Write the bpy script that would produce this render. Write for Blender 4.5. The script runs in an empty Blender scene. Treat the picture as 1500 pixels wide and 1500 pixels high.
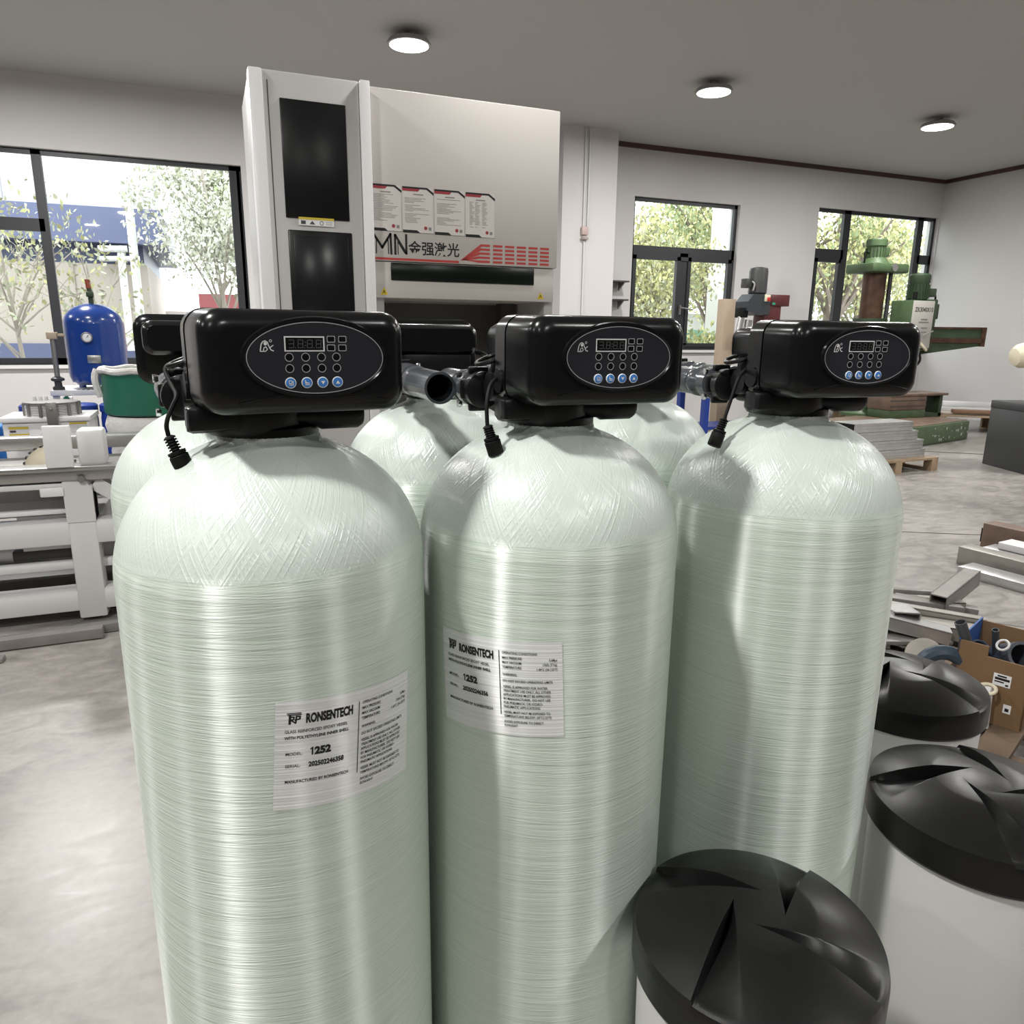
import bpy, bmesh, math, random
from mathutils import Vector, Matrix, Euler
random.seed(7)
PI = math.pi
rad = math.radians
S = bpy.context.scene
COL = S.collection

# ------------------------------------------------------------------ camera
cam_data = bpy.data.cameras.new('camera')
cam_data.sensor_width = 36.0
cam_data.lens = 1083.0 * 36.0 / 1500.0
cam_data.clip_start = 0.05
cam_data.clip_end = 200
cam = bpy.data.objects.new('camera', cam_data)
COL.objects.link(cam)
cam.matrix_world = (Matrix.Translation((0, 0, 1.45)) @ Matrix.Rotation(rad(-22), 4, 'Z')
                    @ Matrix.Rotation(rad(90 - 13.7), 4, 'X') @ Matrix.Rotation(rad(0.65), 4, 'Z'))
S.camera = cam

# ------------------------------------------------------------------ world, exposure
w = bpy.data.worlds.new('overcast_sky')
S.world = w
w.use_nodes = True
bg = w.node_tree.nodes['Background']
bg.inputs[0].default_value = (0.93, 0.97, 1.0, 1)
bg.inputs[1].default_value = 4.6
S.view_settings.view_transform = 'Standard'
S.view_settings.look = 'None'
S.view_settings.gamma = 1.0
S.view_settings.use_curve_mapping = False
S.view_settings.exposure = 0.24
S.cycles.max_bounces = 8
S.cycles.diffuse_bounces = 4
S.cycles.glossy_bounces = 4
S.cycles.transparent_max_bounces = 8
S.cycles.caustics_reflective = False
S.cycles.caustics_refractive = False
S.cycles.use_denoising = True
# position of every high bay lamp and its power in watts
LAMPS = {(-1.55, 0.45): 122, (2.2, -1.8): 50, (-2.6, -2.3): 30, (0.2, -3.3): 50, (-5.0, 0.45): 45, (-5.0, 4.1): 60, (-5.0, 7.7): 80,  # last one is unseen, added to brighten the wall below the left window
         (-1.55, 4.1): 50, (2.0, 4.1): 38, (-1.55, 7.7): 150, (2.0, 7.7): 70, (5.5, 0.45): 55, (9.0, 0.45): 85,
         (5.5, 4.1): 72, (9.0, 4.1): 100, (5.5, 7.7): 80, (9.0, 7.7): 92}

# ------------------------------------------------------------------ materials
MATS = {}
def mat(name, col, rough=0.5, metal=0.0, coat=0.0, emit=None, estr=0.0, spec=None, noise=None, bump=None):
    """noise=(scale, amount) varies the colour; bump=(scale, strength, distance)"""
    if name in MATS: return MATS[name]
    m = bpy.data.materials.new(name); m.use_nodes = True
    nt = m.node_tree; b = nt.nodes['Principled BSDF']
    b.inputs['Base Color'].default_value = (*col, 1)
    b.inputs['Roughness'].default_value = rough
    b.inputs['Metallic'].default_value = metal
    b.inputs['Coat Weight'].default_value = coat
    if spec is not None: b.inputs['Specular IOR Level'].default_value = spec
    if emit:
        b.inputs['Emission Color'].default_value = (*emit, 1); b.inputs['Emission Strength'].default_value = estr
    tc = nt.nodes.new('ShaderNodeTexCoord')
    if noise:
        n = nt.nodes.new('ShaderNodeTexNoise'); n.inputs['Scale'].default_value = noise[0]; n.inputs['Detail'].default_value = 5
        nt.links.new(tc.outputs['Object'], n.inputs['Vector'])
        r = nt.nodes.new('ShaderNodeMapRange'); r.inputs[1].default_value = 0.25; r.inputs[2].default_value = 0.75
        r.inputs[3].default_value = 1 - noise[1]; r.inputs[4].default_value = 1 + noise[1]
        nt.links.new(n.outputs['Fac'], r.inputs[0])
        mx = nt.nodes.new('ShaderNodeVectorMath'); mx.operation = 'SCALE'
        mx.inputs[0].default_value = col
        nt.links.new(r.outputs[0], mx.inputs['Scale']); nt.links.new(mx.outputs[0], b.inputs['Base Color'])
    if bump:
        n = nt.nodes.new('ShaderNodeTexNoise'); n.inputs['Scale'].default_value = bump[0]; n.inputs['Detail'].default_value = 4
        nt.links.new(tc.outputs['Object'], n.inputs['Vector'])
        bp = nt.nodes.new('ShaderNodeBump'); bp.inputs['Strength'].default_value = bump[1]; bp.inputs['Distance'].default_value = bump[2]
        nt.links.new(n.outputs['Fac'], bp.inputs['Height']); nt.links.new(bp.outputs[0], b.inputs['Normal'])
    MATS[name] = m
    return m

def N(nt, t, **kw):
    n = nt.nodes.new(t)
    for k, v in kw.items():
        if k == 'op': n.operation = v
        else: n.inputs[k].default_value = v
    return n

def thread_gloss(nt, bump, fac):
    """clear resin threads run round the vessel: a gloss that is sharp along them and spread across them"""
    L = nt.links; b = nt.nodes['Principled BSDF']; out = nt.nodes['Material Output']
    gl = N(nt, 'ShaderNodeBsdfAnisotropic'); gl.inputs['Color'].default_value = (1, 1, 1, 1); gl.inputs['Roughness'].default_value = 0.46
    gl.inputs['Anisotropy'].default_value = 0.78; gl.inputs['Rotation'].default_value = 0.0
    tg = N(nt, 'ShaderNodeTangent'); tg.direction_type = 'RADIAL'; tg.axis = 'Z'; L.new(tg.outputs[0], gl.inputs['Tangent']); L.new(bump, gl.inputs['Normal'])
    mx = N(nt, 'ShaderNodeMixShader')
    if isinstance(fac, float): mx.inputs[0].default_value = fac
    else: L.new(fac, mx.inputs[0])
    L.new(b.outputs[0], mx.inputs[1]); L.new(gl.outputs[0], mx.inputs[2]); L.new(mx.outputs[0], out.inputs[0])
def fibre_material():
    m = bpy.data.materials.new('wound_fibreglass'); m.use_nodes = True
    nt = m.node_tree; L = nt.links; b = nt.nodes['Principled BSDF']
    tc = N(nt, 'ShaderNodeTexCoord')
    sep = N(nt, 'ShaderNodeSeparateXYZ'); L.new(tc.outputs['UV'], sep.inputs[0])
    def noise(sx, sy, rot=0.0, detail=3.0, shift=0.0):
        mp = N(nt, 'ShaderNodeMapping'); mp.inputs['Rotation'].default_value = (0, 0, rot); mp.inputs['Location'].default_value = (shift, shift * .37, 0)
        mp2 = N(nt, 'ShaderNodeMapping'); mp2.inputs['Scale'].default_value = (sx, sy, 1)
        L.new(tc.outputs['UV'], mp.inputs[0]); L.new(mp.outputs[0], mp2.inputs[0])
        n = N(nt, 'ShaderNodeTexNoise'); n.inputs['Scale'].default_value = 1; n.inputs['Detail'].default_value = detail
        L.new(mp2.outputs[0], n.inputs['Vector']); return n.outputs['Fac']
    def math_(op, a, c):
        n = N(nt, 'ShaderNodeMath', op=op)
        for i, x in enumerate((a, c)):
            if isinstance(x, (int, float)): n.inputs[i].default_value = x
            else: L.new(x, n.inputs[i])
        return n.outputs[0]
    # cylinder: nearly horizontal windings crossing at a shallow angle
    h1 = noise(5, 520, 0.045, 3); h2 = noise(7, 610, -0.06, 3, 3.1); h3 = noise(2.2, 130, 0.02, 2, 7.7)
    cyl = math_('ADD', math_('ADD', math_('MULTIPLY', h1, 0.8), math_('MULTIPLY', h2, 0.7)), math_('MULTIPLY', h3, 1.1))
    # dome: helical windings
    d1 = noise(8, 330, 1.02, 2, 1.3); d2 = noise(8, 330, -0.98, 2, 5.9); d3 = noise(60, 60, 0, 2, 2.2)
    dome = math_('ADD', math_('MULTIPLY', math_('MAXIMUM', d1, d2), 1.5), math_('MULTIPLY', d3, 0.15))
    fac = N(nt, 'ShaderNodeMapRange'); L.new(sep.outputs['Y'], fac.inputs[0])
    fac.inputs[1].default_value = 1.235; fac.inputs[2].default_value = 1.247
    mixh = N(nt, 'ShaderNodeMix'); mixh.data_type = 'FLOAT'
    L.new(fac.outputs[0], mixh.inputs[0]); L.new(cyl, mixh.inputs[2]); L.new(dome, mixh.inputs[3])
    bp = N(nt, 'ShaderNodeBump'); bp.inputs['Strength'].default_value = 0.62; bp.inputs['Distance'].default_value = 0.0011
    L.new(mixh.outputs[0], bp.inputs['Height']); L.new(bp.outputs[0], b.inputs['Normal'])
    ramp = N(nt, 'ShaderNodeMapRange'); L.new(math_('MULTIPLY', math_('ADD', h3, h1), 0.5), ramp.inputs[0])
    ramp.inputs[1].default_value = 0.3; ramp.inputs[2].default_value = 0.7
    c = N(nt, 'ShaderNodeMix'); c.data_type = 'RGBA'
    c.inputs[6].default_value = (0.585, 0.69, 0.585, 1); c.inputs[7].default_value = (0.705, 0.79, 0.71, 1)
    L.new(ramp.outputs[0], c.inputs[0])
    c2 = N(nt, 'ShaderNodeMix'); c2.data_type = 'RGBA'
    c2.inputs[7].default_value = (0.595, 0.665, 0.61, 1)
    L.new(fac.outputs[0], c2.inputs[0]); L.new(c.outputs[2], c2.inputs[6]); L.new(c2.outputs[2], b.inputs['Base Color'])
    b.inputs['Roughness'].default_value = 0.27
    b.inputs['Specular IOR Level'].default_value = 0.6
    ra = N(nt, 'ShaderNodeMapRange'); L.new(fac.outputs[0], ra.inputs[0]); ra.inputs[3].default_value = 0.17; ra.inputs[4].default_value = 0.05
    thread_gloss(nt, bp.outputs[0], ra.outputs[0])
    MATS['fibre'] = m
    return m

def label_material():
    m = bpy.data.materials.new('ribbed_label_film'); m.use_nodes = True
    nt = m.node_tree; L = nt.links; b = nt.nodes['Principled BSDF']
    tc = N(nt, 'ShaderNodeTexCoord'); mp = N(nt, 'ShaderNodeMapping'); mp.inputs['Scale'].default_value = (3, 420, 1); mp.inputs['Rotation'].default_value = (0, 0, 0.03)
    L.new(tc.outputs['UV'], mp.inputs[0])
    n = N(nt, 'ShaderNodeTexNoise'); n.inputs['Scale'].default_value = 1; n.inputs['Detail'].default_value = 2
    L.new(mp.outputs[0], n.inputs['Vector'])
    bp = N(nt, 'ShaderNodeBump'); bp.inputs['Strength'].default_value = 0.6; bp.inputs['Distance'].default_value = 0.001
    L.new(n.outputs['Fac'], bp.inputs['Height']); L.new(bp.outputs[0], b.inputs['Normal'])
    r = N(nt, 'ShaderNodeMapRange'); r.inputs[1].default_value = 0.3; r.inputs[2].default_value = 0.7; L.new(n.outputs['Fac'], r.inputs[0])
    c = N(nt, 'ShaderNodeMix'); c.data_type = 'RGBA'; c.inputs[6].default_value = (0.68, 0.70, 0.685, 1); c.inputs[7].default_value = (0.87, 0.88, 0.87, 1)
    L.new(r.outputs[0], c.inputs[0]); L.new(c.outputs[2], b.inputs['Base Color'])
    b.inputs['Roughness'].default_value = 0.35
    thread_gloss(nt, bp.outputs[0], 0.13)
    return m

def floor_material():
    m = bpy.data.materials.new('polished_concrete'); m.use_nodes = True
    nt = m.node_tree; L = nt.links; b = nt.nodes['Principled BSDF']
    tc = N(nt, 'ShaderNodeTexCoord')
    def noise(s, d, ds=0.0, st=(1, 1, 1)):
        mp = N(nt, 'ShaderNodeMapping'); mp.inputs['Scale'].default_value = st; L.new(tc.outputs['Object'], mp.inputs[0])
        n = N(nt, 'ShaderNodeTexNoise'); n.inputs['Scale'].default_value = s; n.inputs['Detail'].default_value = d; n.inputs['Distortion'].default_value = ds
        L.new(mp.outputs[0], n.inputs['Vector']); return n.outputs['Fac']
    a, c, e = noise(0.9, 5, .6), noise(5, 8, 1.2, (1, 1.8, 1)), noise(40, 5)
    ad = N(nt, 'ShaderNodeMath', op='ADD'); L.new(a, ad.inputs[0]); L.new(c, ad.inputs[1])
    ad2 = N(nt, 'ShaderNodeMath', op='MULTIPLY_ADD'); L.new(e, ad2.inputs[0]); ad2.inputs[1].default_value = 0.35; L.new(ad.outputs[0], ad2.inputs[2])
    r = N(nt, 'ShaderNodeMapRange'); r.inputs[1].default_value = 0.8; r.inputs[2].default_value = 1.5; L.new(ad2.outputs[0], r.inputs[0])
    mx = N(nt, 'ShaderNodeMix'); mx.data_type = 'RGBA'
    mx.inputs[6].default_value = (0.135, 0.125, 0.116, 1); mx.inputs[7].default_value = (0.35, 0.325, 0.303, 1)
    L.new(r.outputs[0], mx.inputs[0]); L.new(mx.outputs[2], b.inputs['Base Color'])
    r2 = N(nt, 'ShaderNodeMapRange'); r2.inputs[3].default_value = 0.22; r2.inputs[4].default_value = 0.5; L.new(c, r2.inputs[0])
    L.new(r2.outputs[0], b.inputs['Roughness'])
    bp = N(nt, 'ShaderNodeBump'); bp.inputs['Strength'].default_value = 0.15; bp.inputs['Distance'].default_value = 0.004
    L.new(c, bp.inputs['Height']); L.new(bp.outputs[0], b.inputs['Normal'])
    return m

def glass_material():
    m = bpy.data.materials.new('window_glass'); m.use_nodes = True
    nt = m.node_tree; L = nt.links
    for n in list(nt.nodes): nt.nodes.remove(n)
    out = N(nt, 'ShaderNodeOutputMaterial'); mix = N(nt, 'ShaderNodeMixShader'); tr = N(nt, 'ShaderNodeBsdfTransparent'); gl = N(nt, 'ShaderNodeBsdfGlossy')
    tr.inputs[0].default_value = (0.95, 0.97, 0.96, 1); gl.inputs['Roughness'].default_value = 0.02
    lw = N(nt, 'ShaderNodeLayerWeight'); lw.inputs[0].default_value = 0.5
    pw = N(nt, 'ShaderNodeMath', op='POWER'); L.new(lw.outputs['Facing'], pw.inputs[0]); pw.inputs[1].default_value = 5.0
    fr = N(nt, 'ShaderNodeMath', op='MULTIPLY_ADD'); L.new(pw.outputs[0], fr.inputs[0]); fr.inputs[1].default_value = 0.6; fr.inputs[2].default_value = 0.02
    L.new(fr.outputs[0], mix.inputs[0]); L.new(tr.outputs[0], mix.inputs[1]); L.new(gl.outputs[0], mix.inputs[2]); L.new(mix.outputs[0], out.inputs[0])
    return m

FIB = fibre_material(); LAB = label_material(); FLO = floor_material(); GLA = glass_material()
WALL = mat('white_wall_paint', (0.62, 0.605, 0.60), 0.75, noise=(0.8, 0.03))
CEIL = mat('ceiling_paint', (0.46, 0.45, 0.44), 0.8)
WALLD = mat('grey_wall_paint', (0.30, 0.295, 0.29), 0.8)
BLACK = mat('black_gloss_plastic', (0.006, 0.0063, 0.0066), 0.22, spec=.3)
BLACK2 = mat('black_satin_plastic', (0.006, 0.006, 0.0065), 0.34, spec=.3)
MATTE = mat('black_rubber', (0.005, 0.005, 0.005), 0.6, spec=.2)
PANEL = mat('dark_grey_panel', (0.020, 0.022, 0.028), 0.45, spec=.25)
SCREEN = mat('display_black', (0.004, 0.004, 0.005), 0.25)
SEG = mat('unlit_segment', (0.10, 0.10, 0.095), 0.5)
WHITEP = mat('white_print', (0.80, 0.80, 0.80), 0.5)
GREYP = mat('grey_print', (0.42, 0.42, 0.43), 0.5)
BLUEB = mat('blue_button_film', (0.05, 0.22, 0.60), 0.35)
PVC = mat('grey_pvc', (0.055, 0.06, 0.068), 0.22)
CHROME = mat('bright_steel', (0.62, 0.62, 0.62), 0.2, 1.0)
INK = mat('black_ink', (0.006, 0.006, 0.007), 0.5)
REDINK = mat('red_ink', (0.42, 0.045, 0.04), 0.5)
FRAME = mat('anthracite_frame', (0.022, 0.024, 0.028), 0.45)
WHITEM = mat('white_enamel', (0.66, 0.655, 0.65), 0.35)
WHITEM2 = mat('bright_white_enamel', (0.76, 0.755, 0.76), 0.35)
CABG = mat('grey_white_enamel', (0.50, 0.49, 0.48), 0.4)
MACHG = mat('machine_panel_enamel', (0.56, 0.53, 0.50), 0.45)
DARKG = mat('dark_inner_sheet', (0.055, 0.052, 0.05), 0.5)
TINT = mat('tinted_black_glass', (0.005, 0.006, 0.006), 0.3, spec=.3)
STEEL = mat('brushed_steel', (0.46, 0.45, 0.44), 0.3, 0.9)
STEELD = mat('dull_steel', (0.28, 0.27, 0.26), 0.4, 0.7)
ALU = mat('mill_aluminium', (0.60, 0.60, 0.60), 0.32, 0.85, noise=(9, .1))
ALUD = mat('dusty_aluminium', (0.36, 0.34, 0.31), 0.4, 0.55, noise=(9, .15))
BRONZ = mat('grey_coated_profile', (0.23, 0.215, 0.20), 0.45, 0.2, noise=(9, .15))
GREEN = mat('machine_green', (0.062, 0.105, 0.046), 0.45, noise=(7, .25))
GREEND = mat('dark_machine_green', (0.028, 0.05, 0.023), 0.45, noise=(7, .25))
RUST = mat('rusty_steel', (0.085, 0.045, 0.028), 0.4, 0.5, noise=(6, .5))
RUSTB = mat('oxidised_table', (0.17, 0.115, 0.085), 0.55, 0.2, noise=(6, .3))
BLUET = mat('blue_tank_enamel', (0.010, 0.045, 0.235), 0.22, coat=.4)
BLUED = mat('blue_drum_plastic', (0.015, 0.045, 0.27), 0.4)
BLUEL = mat('bright_blue_plastic', (0.02, 0.22, 0.62), 0.4)
GREENB = mat('green_ring_paint', (0.012, 0.12, 0.075), 0.4)
CLOTH = mat('white_filter_cloth', (0.62, 0.60, 0.58), 0.9, bump=(14, .6, .03))
CREAM = mat('cream_enamel', (0.72, 0.66, 0.50), 0.4)
WOOD = mat('pallet_wood', (0.30, 0.215, 0.14), 0.8, noise=(8, .3))
WOODL = mat('light_board', (0.66, 0.58, 0.50), 0.7, noise=(5, .12))
CARD = mat('cardboard', (0.20, 0.118, 0.058), 0.85, noise=(5, .08))  # brown darkened to carry the shade the box stands in
DGREY = mat('dark_grey_enamel', (0.04, 0.041, 0.042), 0.45)
YELL = mat('warning_yellow', (0.62, 0.47, 0.03), 0.5)
DRED = mat('dark_red_enamel', (0.085, 0.014, 0.014), 0.4)
BEIGE = mat('beige_post', (0.42, 0.33, 0.24), 0.7)
BRINE = mat('white_polyethylene', (0.62, 0.61, 0.60), 0.45)
LIDM = mat('black_polyethylene', (0.008, 0.008, 0.008), 0.32, spec=.28, bump=(60, .1, .002))

# ------------------------------------------------------------------ mesh builder
class MB:
    def __init__(self): self.v = []; self.f = []; self.m = []; self.mats = []; self.cur = 0; self.sm = []; self.T = None
    def use(self, m):
        if m not in self.mats: self.mats.append(m)
        self.cur = self.mats.index(m); return self
    def add(self, vs, fs, smooth=False):
        o = len(self.v)
        if self.T is not None: vs = [self.T @ Vector(p) for p in vs]
        self.v += [tuple(p) for p in vs]; self.f += [tuple(i + o for i in f) for f in fs]
        self.m += [self.cur] * len(fs); self.sm += [smooth] * len(fs); return self
    def box(self, x0, x1, y0, y1, z0, z1, bev=0.0, M=None):
        bm = bmesh.new(); bmesh.ops.create_cube(bm, size=1)
        for p in bm.verts: p.co = Vector(((x0 + x1) / 2 + p.co.x * (x1 - x0), (y0 + y1) / 2 + p.co.y * (y1 - y0), (z0 + z1) / 2 + p.co.z * (z1 - z0)))
        if bev: bmesh.ops.bevel(bm, geom=bm.edges[:], offset=bev, segments=2, affect='EDGES', profile=0.5)
        if M is not None: bm.transform(M)
        bm.verts.index_update()
        self.add([p.co.copy() for p in bm.verts], [[p.index for p in f.verts] for f in bm.faces], bool(bev)); bm.free(); return self
    def cbox(self, c, s, bev=0.0, rot=(0, 0, 0)):
        M = Matrix.Translation(c) @ Euler(rot).to_matrix().to_4x4()
        return self.box(-s[0] / 2, s[0] / 2, -s[1] / 2, s[1] / 2, -s[2] / 2, s[2] / 2, bev, M)
    def lathe(self, prof, c=(0, 0, 0), seg=32, M=None, caps=True):
        vs = []; fs = []
        for r, z in prof:
            for k in range(seg):
                a = 2 * PI * k / seg; vs.append(Vector((r * math.cos(a), r * math.sin(a), z)))
        n = len(prof)
        for i in range(n - 1):
            for k in range(seg):
                k2 = (k + 1) % seg; fs.append((i * seg + k, i * seg + k2, (i + 1) * seg + k2, (i + 1) * seg + k))
        if caps:
            fs.append(tuple(range(seg))[::-1]); fs.append(tuple((n - 1) * seg + k for k in range(seg)))
        M = M if M is not None else Matrix.Translation(c)
        return self.add([M @ p for p in vs], fs, True)
    def cyl(self, p0, p1, r0, r1=None, seg=20, prof=None, caps=True):
        p0, p1 = Vector(p0), Vector(p1); d = p1 - p0; ln = d.length
        M = Matrix.Translation(p0) @ d.to_track_quat('Z', 'Y').to_matrix().to_4x4()
        prof = [(r, t * ln) for r, t in prof] if prof else [(r0, 0), (r0 if r1 is None else r1, ln)]
        return self.lathe(prof, seg=seg, M=M, caps=caps)
    def tube(self, pts, r, seg=8, closed=False, smooth_n=0):
        pts = [Vector(p) for p in pts]
        for _ in range(smooth_n):
            q = [] if closed else [pts[0]]
            rng = range(len(pts)) if closed else range(len(pts) - 1)
            for i in rng:
                a, b2 = pts[i], pts[(i + 1) % len(pts)]; q += [a * .75 + b2 * .25, a * .25 + b2 * .75]
            if not closed: q.append(pts[-1])
            pts = q
        n = len(pts); vs = []; fs = []; up = None
        for i in range(n):
            t = (pts[(i + 1) % n] - pts[i - 1]) if closed else (pts[min(i + 1, n - 1)] - pts[max(i - 1, 0)])
            if t.length < 1e-9: t = Vector((0, 0, 1))
            t.normalize()
            if up is None: up = t.orthogonal().normalized()
            up = (up - t * up.dot(t)); up = up.normalized() if up.length > 1e-6 else t.orthogonal().normalized()
            s = t.cross(up); rr = r(i / max(1, n - 1)) if callable(r) else r
            for k in range(seg):
                a = 2 * PI * k / seg; vs.append(pts[i] + (up * math.cos(a) + s * math.sin(a)) * rr)
        for i in range(n if closed else n - 1):
            for k in range(seg):
                k2 = (k + 1) % seg; j = (i + 1) % n; fs.append((i * seg + k, i * seg + k2, j * seg + k2, j * seg + k))
        if not closed: fs.append(tuple(range(seg))[::-1]); fs.append(tuple((n - 1) * seg + k for k in range(seg)))
        return self.add(vs, fs, True)
    def prism(self, poly, a0, a1, axis='y'):
        def P(x, z, t): return {'y': (x, t, z), 'x': (t, x, z), 'z': (x, z, t)}[axis]
        n = len(poly); vs = [P(x, z, a0) for x, z in poly] + [P(x, z, a1) for x, z in poly]
        fs = [tuple(range(n)), tuple(range(2 * n - 1, n - 1, -1))] + [(i, i + n, (i + 1) % n + n, (i + 1) % n) for i in range(n)]
        return self.add(vs, fs)
    def loft(self, secs, cap0=True, cap1=True):
        n = len(secs[0]); vs = [p for s in secs for p in s]; fs = []
        for i in range(len(secs) - 1):
            for k in range(n): k2 = (k + 1) % n; fs.append((i * n + k, i * n + k2, (i + 1) * n + k2, (i + 1) * n + k))
        if cap0: fs.append(tuple(range(n))[::-1])
        if cap1: fs.append(tuple((len(secs) - 1) * n + k for k in range(n)))
        return self.add(vs, fs, True)
    def build(self, name, m=None, parent=None, loc=None, sharp=35, flat=False, recalc=True):
        me = bpy.data.meshes.new(name); me.from_pydata(self.v, [], self.f)
        mats = self.mats or [m]
        for x in mats: me.materials.append(x)
        if self.mats: me.polygons.foreach_set('material_index', self.m)
        me.polygons.foreach_set('use_smooth', [False] * len(self.f) if flat else self.sm)
        if recalc:
            bm = bmesh.new(); bm.from_mesh(me); bmesh.ops.recalc_face_normals(bm, faces=bm.faces[:]); bm.to_mesh(me); bm.free()
        me.update()
        if not flat: me.set_sharp_from_angle(angle=rad(sharp))
        o = bpy.data.objects.new(name, me); COL.objects.link(o)
        if parent: o.parent = parent
        if loc: o.location = loc
        return o

def tag(o, label=None, cat=None, group=None, kind=None):
    if label: o['label'] = label
    if cat: o['category'] = cat
    if group: o['group'] = group
    if kind: o['kind'] = kind
    return o
def thing(name, label, cat, loc=(0, 0, 0), rz=0.0, group=None):
    o = bpy.data.objects.new(name, None); COL.objects.link(o); o.empty_display_size = 0.05
    o.location = loc; o.rotation_euler = (0, 0, rz); return tag(o, label, cat, group)
def struct(o, label=None): return tag(o, label, None, None, 'structure')
def copy_part(o, parent):
    c = o.copy(); COL.objects.link(c); c.parent = parent
    for ch in list(o.children): copy_part(ch, c)
    return c

def text2d(body, size, bold=0.0, sx=1.0, align='LEFT', shear=0.0):
    c = bpy.data.curves.new('lettering', 'FONT'); c.body = body; c.size = size; c.offset = bold; c.align_x = align; c.shear = shear; c.resolution_u = 3
    o = bpy.data.objects.new('lettering', c); COL.objects.link(o)
    dg = bpy.context.evaluated_depsgraph_get(); me = bpy.data.meshes.new_from_object(o.evaluated_get(dg))
    vs = [(p.co.x * sx, p.co.y) for p in me.vertices]; fs = [tuple(p.vertices) for p in me.polygons]
    bpy.data.objects.remove(o); bpy.data.curves.remove(c); bpy.data.meshes.remove(me)
    return vs, fs
def rect2d(x0, y0, x1, y1): return [(x0, y0), (x1, y0), (x1, y1), (x0, y1)], [(0, 1, 2, 3)]
def put(mb, vf, f): mb.add([f(x, y) for x, y in vf[0]], vf[1])
def stroke2d(pts, w):
    vs = []; fs = []
    for (x0, y0), (x1, y1) in zip(pts, pts[1:]):
        d = math.hypot(x1 - x0, y1 - y0) or 1; nx, ny = -(y1 - y0) / d * w / 2, (x1 - x0) / d * w / 2; o = len(vs)
        ex, ey = (x1 - x0) / d * w * .3, (y1 - y0) / d * w * .3
        vs += [(x0 + nx - ex, y0 + ny - ey), (x0 - nx - ex, y0 - ny - ey), (x1 - nx + ex, y1 - ny + ey), (x1 + nx + ex, y1 + ny + ey)]; fs.append((o, o + 1, o + 2, o + 3))
    return vs, fs
def ring2d(cx, cy, r, w, n=28):
    vs = []; fs = []
    for k in range(n):
        a = 2 * PI * k / n; vs += [(cx + r * math.cos(a), cy + r * math.sin(a)), (cx + (r - w) * math.cos(a), cy + (r - w) * math.sin(a))]
    for k in range(n): a, b2 = 2 * k, 2 * ((k + 1) % n); fs.append((a, b2, b2 + 1, a + 1))
    return vs, fs
def rrect(a, b, r, n=6):
    out = []
    for cx, cy, s in ((a - r, b - r, 0), (-a + r, b - r, 1), (-a + r, -b + r, 2), (a - r, -b + r, 3)):
        for k in range(n + 1): t = (s + k / n) * PI / 2; out.append((cx + r * math.cos(t), cy + r * math.sin(t)))
    return out

# ------------------------------------------------------------------ room shell
W, UL, UR, VB, HC = 10.5, -14.0, 12.65, -12.0, 4.2
struct(MB().box(UL, UR, VB, W, -0.1, 0).build('floor', FLO), 'grey polished concrete workshop floor')
struct(MB().box(UL - .25, UR + .25, VB - .25, W + .25, HC, HC + .15).build('ceiling', CEIL))
WINS = [(-2.42, 0.55, 1.0, 3.42), (6.2, 8.17, 1.19, 3.48), (9.8, 12.63, 1.19, 3.56)]
wb = MB(); x = UL
for (a, b_, z0, z1) in WINS:
    wb.box(x, a, W, W + .25, 0, HC); wb.box(a, b_, W, W + .25, 0, z0); wb.box(a, b_, W, W + .25, z1, HC); x = b_
wb.box(x, UR, W, W + .25, 0, HC)
struct(wb.build('wall_back', WALL), 'white painted wall with three dark framed windows')
struct(MB().box(UR, UR + .25, VB, W + .25, 0, HC).build('wall_right', WALL), 'plain white wall on the right')
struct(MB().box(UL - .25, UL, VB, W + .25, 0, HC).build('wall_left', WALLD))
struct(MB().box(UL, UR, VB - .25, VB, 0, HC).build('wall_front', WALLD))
struct(MB().box(4.72, 5.57, 9.95, W, 0, HC).build('column_back', WALL), 'square white column standing against the back wall')
TRIM = mat('brown_ceiling_edge', (0.07, 0.035, 0.025), 0.6)
struct(MB().box(5.57, UR, W - .05, W, HC - .06, HC).build('trim_1', TRIM), 'brown strip where back wall meets ceiling')
struct(MB().box(UR - .05, UR, VB, W - .05, HC - .06, HC).build('trim_2', TRIM), 'brown strip where right wall meets ceiling')
JOINT = mat('floor_joint_filler', (0.075, 0.065, 0.06), 0.7)
fj = MB().cbox((9.0, 6.45, 0.002), (2.4, .03, .004), rot=(0, 0, rad(-38)))
struct(fj.build('trim_3', JOINT), 'dark expansion joint across the floor')
struct(MB().cbox((4.6, 4.05, 0.0015), (2.2, .008, .003), rot=(0, 0, rad(-29))).build('trim_4', JOINT), 'thin crack line across the floor')

def window(n, rect, verts, hors, lab):
    """verts: mullion centres; hors: (u0,u1,z) transoms"""
    a, b_, z0, z1 = rect; y0, y1 = W + .07, W + .13; t = .055
    m = MB(); m.box(a, a + t, y0, y1, z0, z1); m.box(b_ - t, b_, y0, y1, z0, z1); m.box(a, b_, y0, y1, z0, z0 + .08); m.box(a, b_, y0, y1, z1 - t, z1)
    for u, hw, top in verts: m.box(u - hw, u + hw, y0, y1, z0, top)
    for u0, u1, zc, hw in hors: m.box(u0, u1, y0, y1, zc - hw, zc + hw)
    o = m.build('window_%d' % n, FRAME); struct(o, lab)
    g = MB().box(a + .02, b_ - .02, W + .095, W + .105, z0 + .02, z1 - .02).build('pane', GLA, o)
    return o
w1 = window(1, WINS[0], [(-1.665, .05, 3.42), (.47, .06, 3.42)], [(-2.42, -1.66, 2.6, .07)], 'large dark framed window behind the blue air tank')
w2 = window(2, WINS[1], [(7.2, .075, 2.7)], [(6.2, 8.17, 2.71, .075)], 'dark framed window beside the white column')
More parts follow.
